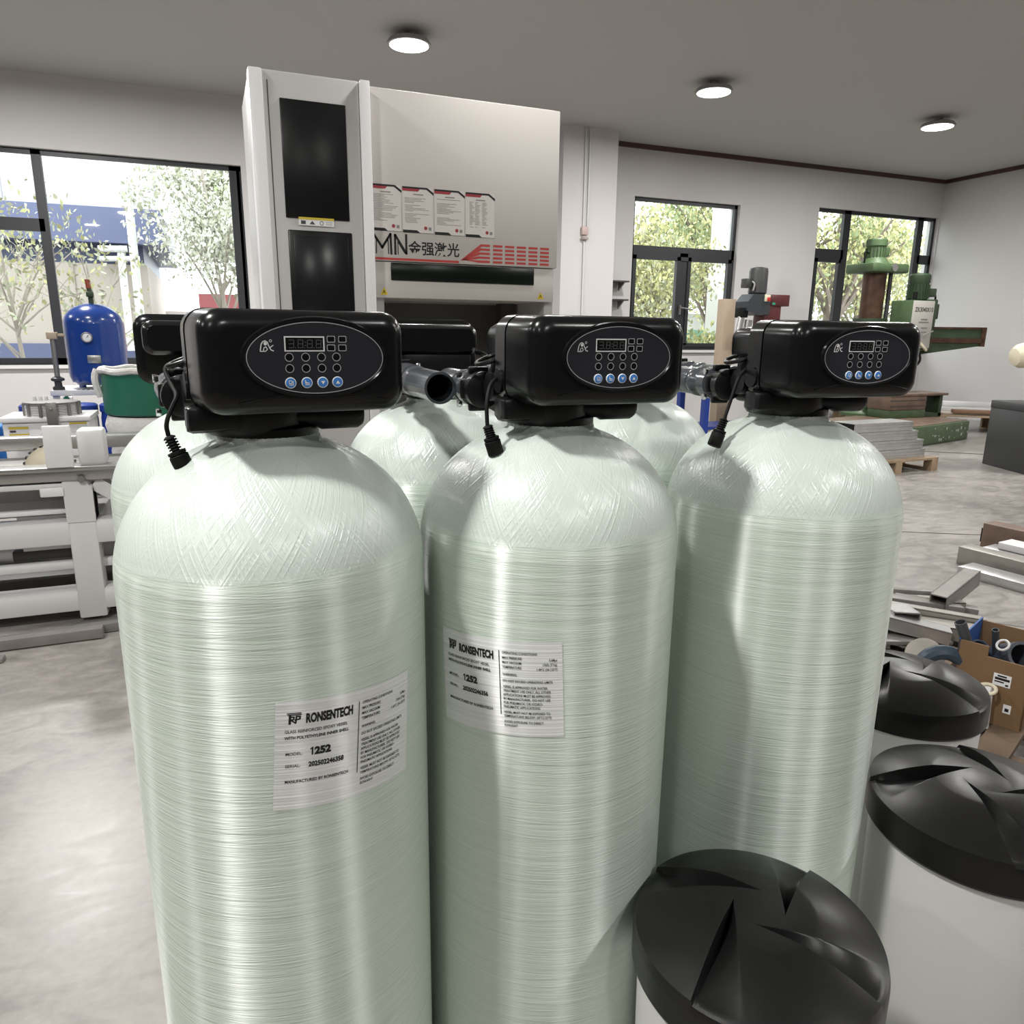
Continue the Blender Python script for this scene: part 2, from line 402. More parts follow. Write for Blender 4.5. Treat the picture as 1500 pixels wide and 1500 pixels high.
w3 = window(3, WINS[2], [(10.52, .075, 3.56), (12.27, .07, 3.56)], [(9.8, 10.5, 2.83, .08), (12.28, 12.63, 2.83, .08)], 'wide dark framed window in the far right corner')
# sash frames and handles
MB().box(6.25, 6.31, W + .05, W + .12, 1.27, 2.64).box(7.06, 7.13, W + .05, W + .12, 1.27, 2.64).box(7.27, 7.33, W + .05, W + .12, 1.27, 2.64).box(8.05, 8.12, W + .05, W + .12, 1.27, 2.64).box(6.25, 8.12, W + .05, W + .12, 1.24, 1.30).box(6.25, 8.12, W + .05, W + .12, 2.58, 2.64).build('sash', FRAME, w2)
MB().box(7.13, 7.15, W - .0, W + .06, 1.75, 1.9).cyl((7.14, W, 1.86), (7.34, W - .06, 1.83), .012).build('handle', STEELD, w2)
MB().box(9.86, 9.93, W + .05, W + .12, 1.27, 2.75).box(10.40, 10.45, W + .05, W + .12, 1.27, 2.75).box(9.86, 10.45, W + .05, W + .12, 2.69, 2.75).build('sash', FRAME, w3)
SILL = mat('white_sill_stone', (0.72, 0.71, 0.70), 0.5)
for k, (a, b_, z0, z1) in enumerate(WINS):
    struct(MB().box(a - .04, b_ if b_ > 12 else b_ + .04, W - .05, W + .25, z0 - .04, z0).build('trim_%d' % (5 + k), SILL), 'white window sill')

# ------------------------------------------------------------------ ceiling lamps (high bays)
LH = mat('lamp_housing', (0.35, 0.35, 0.36), 0.4, 0.5)
LD = mat('lamp_diffuser', (0.9, 0.9, 0.9), 0.5, emit=(1.0, 0.985, 0.955), estr=6.0)
for k, (u, v) in enumerate(LAMPS):
    t = thing('ceiling_lamp', 'round high bay lamp hanging below the workshop ceiling', 'lamp', (u, v, HC), 0, 'high bay lamps under the ceiling')
    MB().lathe([(.05, 0), (.05, -.05), (.19, -.07), (.21, -.10), (.21, -.115), (.19, -.115)], seg=32).build('housing', LH, t)
    MB().lathe([(.185, -.112), (.185, -.117)], seg=32).build('diffuser', LD, t)
    ld = bpy.data.lights.new('lamp_light', 'AREA'); ld.shape = 'DISK'; ld.size = .36
    ld.energy = LAMPS[(u, v)]; ld.color = (1.0, 0.985, 0.955)
    lo = bpy.data.objects.new('lamp_light', ld); COL.objects.link(lo); lo.location = (u, v, HC - .122)

# ------------------------------------------------------------------ water softeners
R = 0.1525
ZS, ZN = 1.215, 1.345      # shoulder, neck
def vessel_profile():
    p = [(R * .93, .03), (R * .985, .045), (R, .075)]
    p += [(R, .075 + (ZS - .075) * i / 24) for i in range(1, 25)]
    h = .133
    for i in range(1, 25):
        a = (PI / 2) * i / 26.0
        r = R * math.cos(a) ** 0.92; z = ZS + h * math.sin(a)
        if r < .053: break
        p.append((r, z))
    p += [(.051, ZN - .002), (.0495, ZN + .004), (.047, ZN + .012)]
    return p
def make_vessel(parent):
    prof = vessel_profile(); seg = 144; vs = []; fs = []; uv = []
    arc = [prof[0][1]]
    for (r0, z0), (r1, z1) in zip(prof, prof[1:]): arc.append(arc[-1] + math.hypot(r1 - r0, z1 - z0))
    off = ZS - arc[[i for i, p in enumerate(prof) if abs(p[1] - ZS) < 1e-6][0]]
    arc = [a + off for a in arc]
    for (r, z) in prof:
        for k in range(seg): a = 2 * PI * k / seg; vs.append((r * math.cos(a), r * math.sin(a), z))
    for i in range(len(prof) - 1):
        for k in range(seg):
            k2 = (k + 1) % seg; fs.append((i * seg + k, i * seg + k2, (i + 1) * seg + k2, (i + 1) * seg + k))
            u0, u1 = 2 * PI * k / seg, 2 * PI * (k + 1) / seg
            uv += [(u0 * R, arc[i]), (u1 * R, arc[i]), (u1 * R, arc[i + 1]), (u0 * R, arc[i + 1])]
    me = bpy.data.meshes.new('vessel'); me.from_pydata(vs, [], fs); me.materials.append(FIB)
    l = me.uv_layers.new(name='UVMap')
    for i, c in enumerate(uv): l.data[i].uv = c
    me.polygons.foreach_set('use_smooth', [True] * len(fs)); me.update()
    o = bpy.data.objects.new('vessel', me); COL.objects.link(o); o.parent = parent
    return o

HX, HZ = 0.031, 1.4215        # hood centre in head space
YF = -0.100                   # front face plane
def hood_sec(a, b, r, y, cx=HX, cz=HZ): return [(cx + x, y, cz + z) for x, z in rrect(a, b, r)]
def make_head(parent, pipe_len, full=True, side=-.062):
    """valve and controller; front is -Y"""
    A, B = .0905, .0455
    # hood (part) with its sub-parts
    m = MB().use(BLACK)
    secs = [hood_sec(A + .004, B + .0005, .019, -.036), hood_sec(A + .0025, B, .019, -.060), hood_sec(A + .0005, B - .0005, .019, -.082)]
    for k in range(1, 7):
        t = k / 6 * PI / 2; d = .0165 * (1 - math.cos(t)); secs.append(hood_sec(A - d, B - d, .019 - d * .45, -.083 - .0165 * math.sin(t)))
    m.loft(secs)
    m.loft([hood_sec(A + .0045, B + .001, .019, -.006), hood_sec(A + .0048, B + .001, .019, -.034)])
    m.loft([hood_sec(A - .006, B - .0085, .014, .003), hood_sec(A - .001, B - .004, .017, .0005), hood_sec(A + .003, B - .0005, .0185, -.0035), hood_sec(A + .0045, B + .001, .019, -.0065)])
    m.loft([hood_sec(A + .0022, B - .001, .018, -.038), hood_sec(A + .0022, B - .001, .018, -.033)])
    # arched crease below the oval
    arch = [(HX - .062 + .132 * i / 20, YF + .0002, HZ - .0345 + .0085 * math.sin(PI * i / 20)) for i in range(21)]
    m.tube(arch, .0007, 6)
    hood = m.build('control_hood', None, parent, sharp=40)
    if full:
        cx, cz, ea, eb = HX + .006, HZ + .004, .061, .0315
        EL = lambda a, b, y: [(cx + a * math.cos(2 * PI * k / 64), y, cz + b * math.sin(2 * PI * k / 64)) for k in range(64)]
        rim = MB().loft([EL(ea + .0045, eb + .0045, YF + .0008), EL(ea + .0035, eb + .0035, YF - .0022), EL(ea + .0015, eb + .0015, YF - .0024), EL(ea, eb, YF - .0004)], False, False).build('oval_rim', BLACK, hood)
        MB().loft([EL(ea + .001, eb + .001, YF + .0004), EL(ea, eb, YF - .0008)]).build('panel', PANEL, hood)
        Yp = YF - .0011
        P = lambda x, z: (HX + x, Yp, HZ + z)
        P2 = lambda x, z: (HX + x, Yp - .0003, HZ + z)
        line = MB(); vs = EL(ea - .0004, eb - .0004, Yp) + EL(ea - .0011, eb - .0011, Yp)
        line.add(vs, [(k, (k + 1) % 64, 64 + (k + 1) % 64, 64 + k) for k in range(64)]); line.build('panel_outline', GREYP, hood)
        # display
        dx, dz, dw, dh = -.0047, .0162, .0175, .0065
        d = MB().use(WHITEP)
        put(d, rect2d(dx - dw, dz - dh, dx + dw, dz + dh), P)
        d.use(SCREEN); put(d, rect2d(dx - dw + .0012, dz - dh + .0012, dx + dw - .0012, dz + dh - .0012), P2)
        d.use(SEG); P3 = lambda x, z: (HX + x, Yp - .0005, HZ + z)
        for k, c0 in enumerate((-.0115, -.0037, .0044, .0122)):
            h, ww, t = .0033, .0021, .0008; c0 += dx
            segs = {'a': [(-ww, h), (ww, h)], 'g': [(-ww, 0), (ww, 0)], 'd': [(-ww, -h), (ww, -h)], 'b': [(ww, .0004), (ww, h)], 'c': [(ww, -h), (ww, -.0004)], 'f': [(-ww, .0004), (-ww, h)], 'e': [(-ww, -h), (-ww, -.0004)]}
            for s in ('agdbc' if k == 0 else 'agdbcfe'): put(d, stroke2d([(c0 + p[0] + .06 * p[1], dz + p[1]) for p in segs[s]], t * .55), P3)
            put(d, rect2d(c0 + .0031, dz - .0037, c0 + .0038, dz - .003), P3)
        for q in (.0014, -.0014): put(d, rect2d(dx + .00015, dz + q - .0004, dx + .00095, dz + q + .0004), P3)
        d.build('display', None, hood, flat=True, recalc=False)
        for px_, pz_ in ((.0188, .0203), (.0290, .0203), (.0186, .0128), (.0288, .0128)):
            o_ = rrect(.0037, .0029, .001, 3); i_ = rrect(.0031, .0023, .0008, 3); n = len(o_)
            vs = [(px_ + a, pz_ + b) for a, b in o_] + [(px_ + a, pz_ + b) for a, b in i_]
            q = MB().use(GREYP); q.add([P(*p) for p in vs], [(k, (k + 1) % n, n + (k + 1) % n, n + k) for k in range(n)])
            q.use(SCREEN); q.add([P(*p) for p in vs[n:]], [tuple(range(n))]); q.build('square_indicator', None, hood, flat=True, recalc=False)
        for row in (.0048, -.0048):
            for c0 in (-.0186, -.0044, .0096, .0230):
                q = MB().use(GREYP); put(q, ring2d(c0, row, .0038, .0006), P); q.use(SCREEN)
                q.add([P(c0 + .0032 * math.cos(2 * PI * k / 28), row + .0032 * math.sin(2 * PI * k / 28)) for k in range(28)], [tuple(range(28))])
                q.build('round_indicator', None, hood, flat=True, recalc=False)
        for k, c0 in enumerate((-.0186, -.0044, .0096, .0230)):
            r0 = -.0172
            q = MB().use(WHITEP); q.lathe([(.0049, 0), (.0048, .0006), (.0042, .0009)], M=Matrix.Translation(P(c0, r0)) @ Matrix.Rotation(PI / 2, 4, 'X'), seg=28)
            q.use(BLUEB); q.lathe([(.0042, .0008), (.0041, .0011), (.003, .0013)], M=Matrix.Translation(P(c0, r0)) @ Matrix.Rotation(PI / 2, 4, 'X'), seg=28)
            q.use(WHITEP); P4 = lambda x, z: (HX + c0 + x, Yp - .0016, HZ + r0 + z)
            if k == 0:
                put(q, stroke2d([(-.0016, .0019), (.0008, .0019), (.0008, -.0006), (-.0016, -.0006), (-.0016, .0019)], .0006), P4); put(q, stroke2d([(.0019, .0016), (.0019, -.0018), (-.0013, -.0018)], .0006), P4)
            elif k == 1:
                put(q, ([(-.0020, .0022), (-.0012, .0022), (-.0009, .0004), (.0020, -.0001), (.0021, -.0007), (-.0018, -.0007)], [(0, 1, 2, 3, 4, 5)]), P4); put(q, rect2d(-.0018, -.0021, .0021, -.0014), P4)
            elif k == 2: put(q, ([(-.002, .0013), (.002, .0013), (0, -.0018)], [(0, 1, 2)]), P4)
            else: put(q, ([(-.002, -.0015), (.002, -.0015), (0, .0016)], [(0, 1, 2)]), P4)
            q.build('button', None, hood, recalc=False)
        # emblem
        lx, lz = -.037, .0145; e = MB(); PE = lambda x, z: P(lx + x, lz + z)
        put(e, stroke2d([(-.0055, -.0045), (-.0045, .001), (-.003, .0035), (-.001, .0042), (.0008, .0030), (.0015, .0005), (.0035, -.0035), (.0055, -.0042)], .0009), PE)
        put(e, stroke2d([(-.0055, -.0046), (-.0030, -.0046), (-.0022, -.0015), (-.0006, -.0008), (.0006, -.0030), (-.0012, -.0046), (-.0032, -.0046)], .0007), PE)
        put(e, stroke2d([(.0054, .0004), (.0022, -.0018)], .0007), PE)
        e.add([PE(-.001 + .0014 * math.cos(2 * PI * k / 16), .0018 + .0016 * math.sin(2 * PI * k / 16)) for k in range(16)], [tuple(range(16))])
        put(e, ring2d(.0035, .0042, .0012, .0004, 16), PE)
        e.build('emblem', WHITEP, hood, flat=True, recalc=False)
    # rear motor housing
    m = MB()
    rb = lambda a, b, r, y, cx=.029, cz=1.437: [(cx + x, y, cz + z) for x, z in rrect(a, b, r)]
    m.loft([rb(.085, .0225, .014, -.004), rb(.084, .0225, .014, .040), rb(.082, .021, .013, .050), rb(.076, .016, .01, .056)])
    m.build('motor_housing', BLACK, parent, sharp=40)
    # valve body
    m = MB()
    m.box(-.045, .062, -.035, .050, 1.362, 1.42, .006)
    m.lathe([(.046, 1.35), (.05, 1.356), (.05, 1.372), (.042, 1.376)], seg=40)
    m.cyl((-.068, -.026, 1.368), (.097, -.030, 1.368), .0125, seg=24, prof=[(.0115, 0), (.0135, .03), (.0135, .25), (.0155, .26), (.0155, .42), (.012, .44), (.012, .72), (.0150, .75), (.0150, .97), (.012, 1.0)])
    m.box(-.068, .02, -.045, -.012, 1.358, 1.38, .003)
    m.cyl((-.066, -.018, 1.398), (-.040, -.018, 1.398), .013); m.cyl((-.066, .010, 1.39), (-.040, .010, 1.39), .016)
    m.box(.05, .09, -.02, .02, 1.358, 1.386, .005)
    m.build('valve_body', BLACK2, parent, sharp=40)
    m = MB(); m.lathe([(.0465, ZN + .001), (.0495, ZN + .002), (.0495, ZN + .012), (.0465, ZN + .014)], seg=48); m.build('neck_collar', BLACK2, parent)
    # inlet and outlet connections towards the back
    for sx in (-.062, .062):
        z = 1.384; pl = pipe_len if sx == side else .12
        m = MB().use(BLACK2)
        m.lathe([(.016, 0), (.021, .002), (.021, .014), (.017, .018)], M=Matrix.Translation((sx, .034, z)) @ Matrix.Rotation(-PI / 2, 4, 'X'), seg=28)
        m.use(PVC)
        m.cyl((sx, .05, z), (sx, pl, z), .018, seg=32, prof=[(.0165, 0), (.0165, .10), (.0215, .12), (.0215, .24), (.0180, .26), (.0180, .34), (.0205, .36), (.0205, .46), (.0185, .48), (.0192, .50), (.0192, 1.0), (.0162, 1.0), (.0160, .60)], caps=False)
        m.use(MATTE); m.cyl((sx, pl * .66, z), (sx, pl * .665, z), .0162, seg=32)
        pc = m.build('pipe_union', None, parent, sharp=40)
        c = MB(); c.box(sx - .022, sx + .022, .053, .061, z - .012, z + .012, .003)
        for dz in (-1, 1): c.box(sx - .012, sx + .012, .053, .061, z + dz * .0215 - .0045, z + dz * .0215 + .0045, .002)
        c.build('clamp_yoke', BLACK2, pc)
        for dz in (-.017, .017): MB().cyl((sx - .0255, .057, z + dz), (sx - .0205, .057, z + dz), .0042, seg=10, prof=[(.0042, 0), (.0042, .6), (.003, 1)]).build('screw', CHROME, pc)
    # round cable grommet loop
    m = MB(); m.tube([(-.060 + .016 * math.cos(2 * PI * k / 16), .02 + .018 * math.sin(2 * PI * k / 16), 1.420 + .006 * math.cos(2 * PI * k / 16)) for k in range(16)], .0026, 8, True)
    m.cyl((-.052, .01, 1.40), (-.05, .01, 1.42), .012); m.build('ring_handle', BLACK2, parent)

def make_plug(parent, path, tip, plug_len=.024):
    """signal cable with strain relief and connector; all in head space"""
    m = MB(); m.tube(path, .0022, 8, smooth_n=3); o = m.build('signal_cable', MATTE, parent)
    a = Vector(path[-1]); b_ = Vector(tip); d = (b_ - a)
    q = MB(); L_ = d.length
    pr = [(.0028, 0)]
    for k in range(5): t0 = .04 + k * .075; pr += [(.0052, t0), (.0058, t0 + .04), (.0036, t0 + .045), (.0036, t0 + .07)]
    pr += [(.0084, .43), (.0084, .50), (.0074, .52), (.0088, .55), (.0088, .98), (.0078, 1.0)]
    q.cyl(a, b_, .005, seg=14, prof=pr); q.build('connector_plug', MATTE, o, sharp=30)

def cyl_map(a0, tilt, zc):
    ct, st = math.cos(rad(tilt)), math.sin(rad(tilt))
    def f(x, y, off=.0011):
        X, Y = x * ct - y * st, x * st + y * ct
        a = rad(a0) + X / R; return ((R + off) * math.cos(a), (R + off) * math.sin(a), zc + Y)
    return f
def make_label(parent, a0, tilt, zc, serial):
    Wd, Hd = .144, .108
    f = cyl_map(a0, tilt, zc); nx, ny = 40, 6; vs = []; fs = []; uv = []
    for j in range(ny + 1):
        for i in range(nx + 1): vs.append(f(-Wd / 2 + Wd * i / nx, -Hd / 2 + Hd * j / ny, .0006))
    for j in range(ny):
        for i in range(nx):
            q = j * (nx + 1) + i; fs.append((q, q + 1, q + nx + 2, q + nx + 1))
            uv += [(Wd * a / nx, Hd * b_ / ny + zc) for a, b_ in ((i, j), (i + 1, j), (i + 1, j + 1), (i, j + 1))]
    me = bpy.data.meshes.new('rating_label'); me.from_pydata(vs, [], fs); me.materials.append(LAB)
    l = me.uv_layers.new(name='UVMap')
    for i, c in enumerate(uv): l.data[i].uv = c
    me.polygons.foreach_set('use_smooth', [True] * len(fs))
    o = bpy.data.objects.new('rating_label', me); COL.objects.link(o); o.parent = parent
    t = MB(); F = lambda x, y: f(x, y)
    def T(s, x, y, size, bold=0.0, sx=1.0): put(t, text2d(s, size, bold, sx), lambda p, q: F(p + x, q + y))
    # maker's mark
    bx, by = -.062, .0325
    put(t, rect2d(bx, by + .0095, bx + .0125, by + .0105), F)
    put(t, stroke2d([(bx + .001, by + .0085), (bx + .0125, by + .0085)], .0011), F)
    put(t, stroke2d([(bx + .0028, by + .008), (bx + .0026, by)], .0022), F)
    put(t, stroke2d([(bx + .003, by + .0068), (bx + .0062, by + .0064), (bx + .0058, by + .004), (bx + .0034, by + .0038), (bx + .0078, by + .0002)], .0013), F)
    put(t, stroke2d([(bx + .0078, by + .0008), (bx + .0082, by + .007), (bx + .0115, by + .0066), (bx + .0112, by + .0042), (bx + .0072, by + .0036)], .0015), F)
    T('RONSENTECH', -.0455, .0325, .0122, .0006, .56)
    T('GLASS REINFORCED EPOXY VESSEL', -.0635, .0232, .0042, .00005, .86); T('WITH POLYETHYLENE INNER SHELL', -.0635, .0170, .0042, .00012, .86)
    T('MODEL:', -.0625, .0010, .0042, .00004); T('252', -.0368, .0000, .0098, .0006); put(t, stroke2d([(-.0388, .0001), (-.0388, .0070)], .0014), F); put(t, stroke2d([(-.0388, .0068), (-.0404, .0055)], .0012), F)
    T('SERIAL:', -.0625, -.0112, .0042, .00004); T(serial, -.0420, -.0118, .0068, .00028, .80)
    T('MANUFACTURED BY RONSENTECH', -.0625, -.0268, .0042, .0001, .86)
    put(t, rect2d(.0048, -.030, .0055, .043), F)
    y = .0395; s = .0039
    def Rr(str_, dy=.0052, b_=.00006):
        nonlocal y
        T(str_, .0085, y, s, b_, .80); y -= dy
    Rr('OPERATING CONDITIONS', .0056)
    for a, b_ in (('MAX PRESSURE:', '0.6Mpa'), ('MAX VACUUM:', '17kPa (5"Hg)'), ('TEMPERATURE:', '1-49\u00b0C (34-120\u00b0F)')):
        yy = y; Rr(a); v2 = text2d(b_, s, .00004, .74, 'RIGHT'); put(t, v2, lambda p, q: F(p + .0665, q + yy - .001))
    y -= .003; Rr('WARNING:', .0072); Rr('DO NOT EXCEED OPERATING LIMITS', .0068)
    for q in ('VESSEL IS APPROVED FOR WATER', 'TREATMENT USE ONLY, ALL OTHER', 'APPLICATIONS MUST BE APPROVED', 'BY MANUFACTURER.  DO NOT USE', 'FOR PNEUMATIC OR HYDRO-', 'PNEUMATIC APPLICATIONS.'): Rr(q, .0046)
    y -= .0016; Rr('VESSEL MUST NOT BE EXPOSED TO', .0046); Rr('TEMPERATURES BELOW -30\u00b0C(-22\u00b0F)', .0056)
    y -= .0008; Rr('AVOID EXPOSURE TO DIRECT', .0044); Rr('SUNLIGHT.', .0044)
    t.build('label_print', INK, o, flat=True, recalc=False)

def softener(u, v, rot, lab, group, pipe_len=.16, full=True, label=None, plug=None, shift=0.0, side=-.062):
    t = thing('water_softener', lab, 'water softener', (u, v, 0), 0, group)
    make_vessel(t)
    MB().lathe([(R * .9, 0), (R * 1.01, 0), (R * 1.01, .08), (R * .985, .085)], seg=64).build('boot', MATTE, t)
    hp = []
    n0 = len(t.children)
    before = set(t.children)
    make_head(t, pipe_len, full, side)
    if plug: make_plug(t, *plug)
    for ch in t.children:
        if ch not in before and ch.name.split('.')[0] not in ('neck_collar', 'signal_cable'): ch.rotation_euler = (0, 0, rot); ch.location.x = shift
    if label: make_label(t, *label)
    return t
GF, GR = 'white fibreglass softeners in the front row', 'white fibreglass softeners in the rear row'
TANKS = [(.05, .78), (.362, .78), (.71, .78)]
plug1 = ([(-.05, .0, 1.405), (-.080, .04, 1.416), (-.094, .05, 1.412), (-.086, .02, 1.395), (-.080, -.01, 1.388), (-.086, -.025, 1.378), (-.092, -.030, 1.364), (-.0905, -.030, 1.353)], (-.078, -.032, 1.319))
plug2 = ([(-.05, .0, 1.405), (-.080, -.02, 1.400), (-.092, -.035, 1.378), (-.0925, -.040, 1.353)], (-.083, -.042, 1.322))
plug3 = ([(-.055, .01, 1.41), (-.088, -.005, 1.402), (-.100, -.008, 1.372), (-.110, -.010, 1.346)], (-.125, -.012, 1.312))
softener(*TANKS[0], rad(7), 'pale fibreglass water softener with label, leftmost of the front row', GF, .16, True, (-72.0, -4.6, 1.070, '202502246358'), plug1, shift=-.010)
softener(*TANKS[1], rad(0), 'pale fibreglass water softener with label, middle of the front row', GF, .17, True, (-134.5, 2.6, 1.084, '202502246356'), plug2, shift=-.007)
softener(*TANKS[2], rad(-6), 'pale fibreglass water softener without label, rightmost of the front row', GF, .20, True, None, plug3, shift=-.009)
softener(.012, 1.13, PI, 'pale fibreglass water softener half hidden behind the leftmost labelled one', GR, .16, True, shift=.022)
softener(.33, 1.13, PI - rad(2), 'pale fibreglass water softener with open grey pipe end, rear row middle', GR, .275, True, shift=-.006, side=.062)
softener(.675, 1.13, PI, 'pale fibreglass water softener of the rear row between the two rightmost front ones', GR, .20, True)

# ------------------------------------------------------------------ brine tanks
def brine(u, v, zr, rr, rot, lab):
    t = thing('brine_tank', lab, 'brine tank', (u, v, 0), rot, 'white brine tanks with black lids')
    MB().lathe([(rr * .80, 0), (rr * .84, .01), (rr * .945, zr - .045), (rr * .945, zr - .03)], seg=64).build('tank_body', BRINE, t)
    nr, na = 48, 360; vs = []; fs = []; c = rr * .20; D = .026
    for i in range(nr + 1):
        r = rr * .985 * i / nr
        if 0 < i and abs(r - c) < rr * .985 / nr * .5: r = c
        for k in range(na):
            a = 2 * PI * k / na - math.asin(min(1.0, c / r) if r > 0 else 1.0)
            h = 0.0
            if r > c * 1.02:
                tt = (k % (na // 4)) / (na / 4)
                fall = max(0.0, 1 - (r - c) / (rr * .74))
                h = .0055 * tt * min(1, (r - c) / (.25 * rr))
                if 0 < tt < .24: h += -D * fall ** .8 * max(0.0, 1 - (tt - .012) / .228)
            vs.append((r * math.cos(a), r * math.sin(a), zr + .036 * (1 - (r / rr) ** 2) + h))
    for i in range(nr):
        for k in range(na):
            k2 = (k + 1) % na; fs.append((i * na + k, i * na + k2, (i + 1) * na + k2, (i + 1) * na + k))
    o = len(vs)
    tw = math.asin(.20 / .985)
    for r, z in ((rr * .997, zr - .004), (rr, zr - .010), (rr, zr - .040), (rr * .985, zr - .044), (rr * .93, zr - .044)):
        for k in range(na): a = 2 * PI * k / na - tw; vs.append((r * math.cos(a), r * math.sin(a), z))
    base = nr * na
    for q in range(5):
        for k in range(na):
            k2 = (k + 1) % na; fs.append((base + k, base + k2, base + na + k2, base + na + k))
        base += na
    m = MB(); m.add(vs, fs, True); m.build('lid', LIDM, t, sharp=22)
    return t
brine(1.185, .922, .808, .142, rad(20), 'white brine tank with black lid beside the cardboard box of pipes')
brine(.985, .615, .80, .150, rad(62), 'white brine tank with black lid in the lower right corner')
brine(.515, .535, .803, .135, rad(35), 'white brine tank with black lid standing in front of the middle labelled softener')

# ------------------------------------------------------------------ long white machine bed on the left
t = thing('machine_bed', 'long white steel machine bed with rails on the left', 'machine', (-.64, 4.05, 0))
ox, oy = -.64, 4.05
def B(name, m, x0, x1, y0, y1, z0, z1, bev=.006, par=None): return MB().box(x0 - ox, x1 - ox, y0 - oy, y1 - oy, z0, z1, bev).build(name, m, par or t)
m = MB(); L0, L1 = -3.6, .20
def bb(*a): m.box(a[0] - ox, a[1] - ox, a[2] - oy, a[3] - oy, a[4], a[5], .01)
bb(L0, L1, 4.05, 4.17, .06, .17); bb(L0, L1, 4.05, 4.17, .405, .525)
bb(L0, L1, 4.75, 4.87, .06, .17); bb(L0, L1, 4.75, 4.87, .405, .525)
for u0 in (-.705, -2.2, -3.5): bb(u0, u0 + .125, 4.045, 4.17, .02, .70); bb(u0, u0 + .125, 4.75, 4.87, .02, .70); bb(u0, u0 + .125, 4.17, 4.75, .42, .52)
for u0 in (-.705, -2.2): m.prism([(u0 - ox - .0, .52), (u0 - ox + .125, .52), (u0 - ox + .125, .68), (u0 - ox + .10, .722), (u0 - ox, .722)], 4.04 - oy, 4.17 - oy, 'y')
m.build('bed_frame', WHITEM, t)
MB().prism([(-.58 - ox, .70), (-.55 - ox, .73), (-.40 - ox, .60), (-.40 - ox, .56), (-.43 - ox, .555), (-.58 - ox, .665)], 4.08 - oy, 4.16 - oy).build('gusset', WHITEM, t)
B('upper_rail', STEEL, L0, L1, 4.06, 4.20, .722, .790); B('rail_lip', STEEL, L0, L1, 4.03, 4.08, .775, .797, .004)
B('tray', STEELD, L0, L1, 4.20, 4.62, .745, .765); B('rear_rail', STEEL, L0, L1, 4.62, 4.72, .80, .872)
B('rail_web', WHITEM, L0, -.706, 4.07, 4.12, .685, .712); B('slide_block', WHITEM2, -.80, -.70, 4.03, 4.10, .655, .70)
B('side_panel', WHITEM, L0, -.71, 4.30, 4.33, .585, .70, .003)
B('white_bar', WHITEM2, L0, -.70, 4.10, 4.14, .555, .578, .004)
B('roller_tube', WHITEM2, -.93, -.72, 4.16, 4.20, .362, .390, .004); B('drive_cover', DARKG, -.98, -.72, 4.17, 4.22, .312, .362, .004)
B('lower_tube', WHITEM, L0, L1, 4.12, 4.17, .262, .305, .006); B('inner_skirt', CABG, L0, L1, 4.5, 4.52, .05, .42, .003)
B('cable_shelf', DARKG, L0, L1, 4.2, 4.5, .20, .215, .003)
MB().cyl((-.62 - ox, 4.04 - oy, .735), (-.62 - ox, 4.02 - oy, .735), .016).build('fastener', STEELD, t)
# chuck covers on the rails (lifted off the bed: things)
tag(MB().box(-.752, -.638, 4.0, 4.028, .80, .998, .004).build('chuck_cover', WHITEM2), 'plain white square cover standing upright at the machine bed edge', 'cover')
tag(MB().cbox((-.567, 4.13, .880), (.118, .13, .178), .018, (0, 0, 0)).build('chuck_hood', WHITEM), 'rounded white hood on the machine bed right of the flat cover', 'cover')
g = thing('ring_gear', 'cream toothed ring half sunk in the machine bed', 'gear', (-.80, 4.36, .745))
MB().lathe([(.09, -.02), (.11, -.02), (.11, .02), (.09, .02), (.06, .035)], M=Matrix.Rotation(PI / 2, 4, 'X'), seg=36).build('ring', CREAM, g)
m = MB()
for k in range(24): a = 2 * PI * k / 24; m.cbox((.113 * math.cos(a), 0, .113 * math.sin(a)), (.014, .03, .012), 0, (0, -a, 0))
m.build('teeth', DARKG, g)
# aluminium bars lying on the floor in front of it
for nm, c, s, rz, mt, lab in (('floor_bar', (-1.45, 3.79, .03), (1.75, .055, .05), rad(1.2), BRONZ, 'grey metal bar on the floor before the machine bed, ending short of the softeners'),
                              ('floor_bar', (-.55, 3.88, .025), (.95, .05, .045), rad(6), STEELD, 'dark metal bar on the floor below the machine bed, running behind the softeners'),
                              ('floor_bar', (-1.75, 3.70, .012), (1.6, .05, .022), rad(-3), BRONZ, 'flat grey strip on the floor, nearest the camera of the bars by the machine bed')):
    o = MB().cbox((0, 0, 0), s, .003).build(nm, mt); o.location = c; o.rotation_euler = (0, 0, rz); tag(o, lab, 'metal bar', 'bars below the machine bed')

# white case behind the bed with a stack of plates on top
t = thing('chiller_case', 'white metal case with warning stickers behind the machine bed', 'case', (-.90, 5.2, 0))
MB().box(-.24, .205, -.15, .20, .30, .905, .008).build('body', WHITEM2, t)
MB().box(-.255, .215, -.165, .21, .905, .935, .006).build('lid', WHITEM2, t)
m = MB().use(WHITEM); put(m, rect2d(-.21, .77, -.11, .885), lambda x, z: (x, -.1515, z)); m.use(YELL); put(m, rect2d(-.21, .868, -.11, .88), lambda x, z: (x, -.1525, z)); put(m, rect2d(-.21, .83, -.11, .84), lambda x, z: (x, -.1525, z)); m.use(DARKG); put(m, rect2d(-.205, .849, -.175, .861), lambda x, z: (x, -.1525, z))
m.build('warning_sticker', None, t, flat=True)
m = MB().use(WHITEM); put(m, rect2d(.10, .84, .19, .90), lambda x, z: (x, -.1515, z)); m.use(YELL); put(m, rect2d(.10, .888, .19, .898), lambda x, z: (x, -.1525, z)); m.build('warning_sticker', None, t, flat=True)
MB().box(-.19, -.125, -.175, -.15, .755, .80, .004).tube([(-.13, -.165, .79), (-.10, -.17, .77), (-.10, -.165, .74)], .008).build('latch', STEELD, t)
t = thing('magnet_block', 'round grey banded stack of white plates on the white case', 'metal stack', (-.90, 5.18, .936))
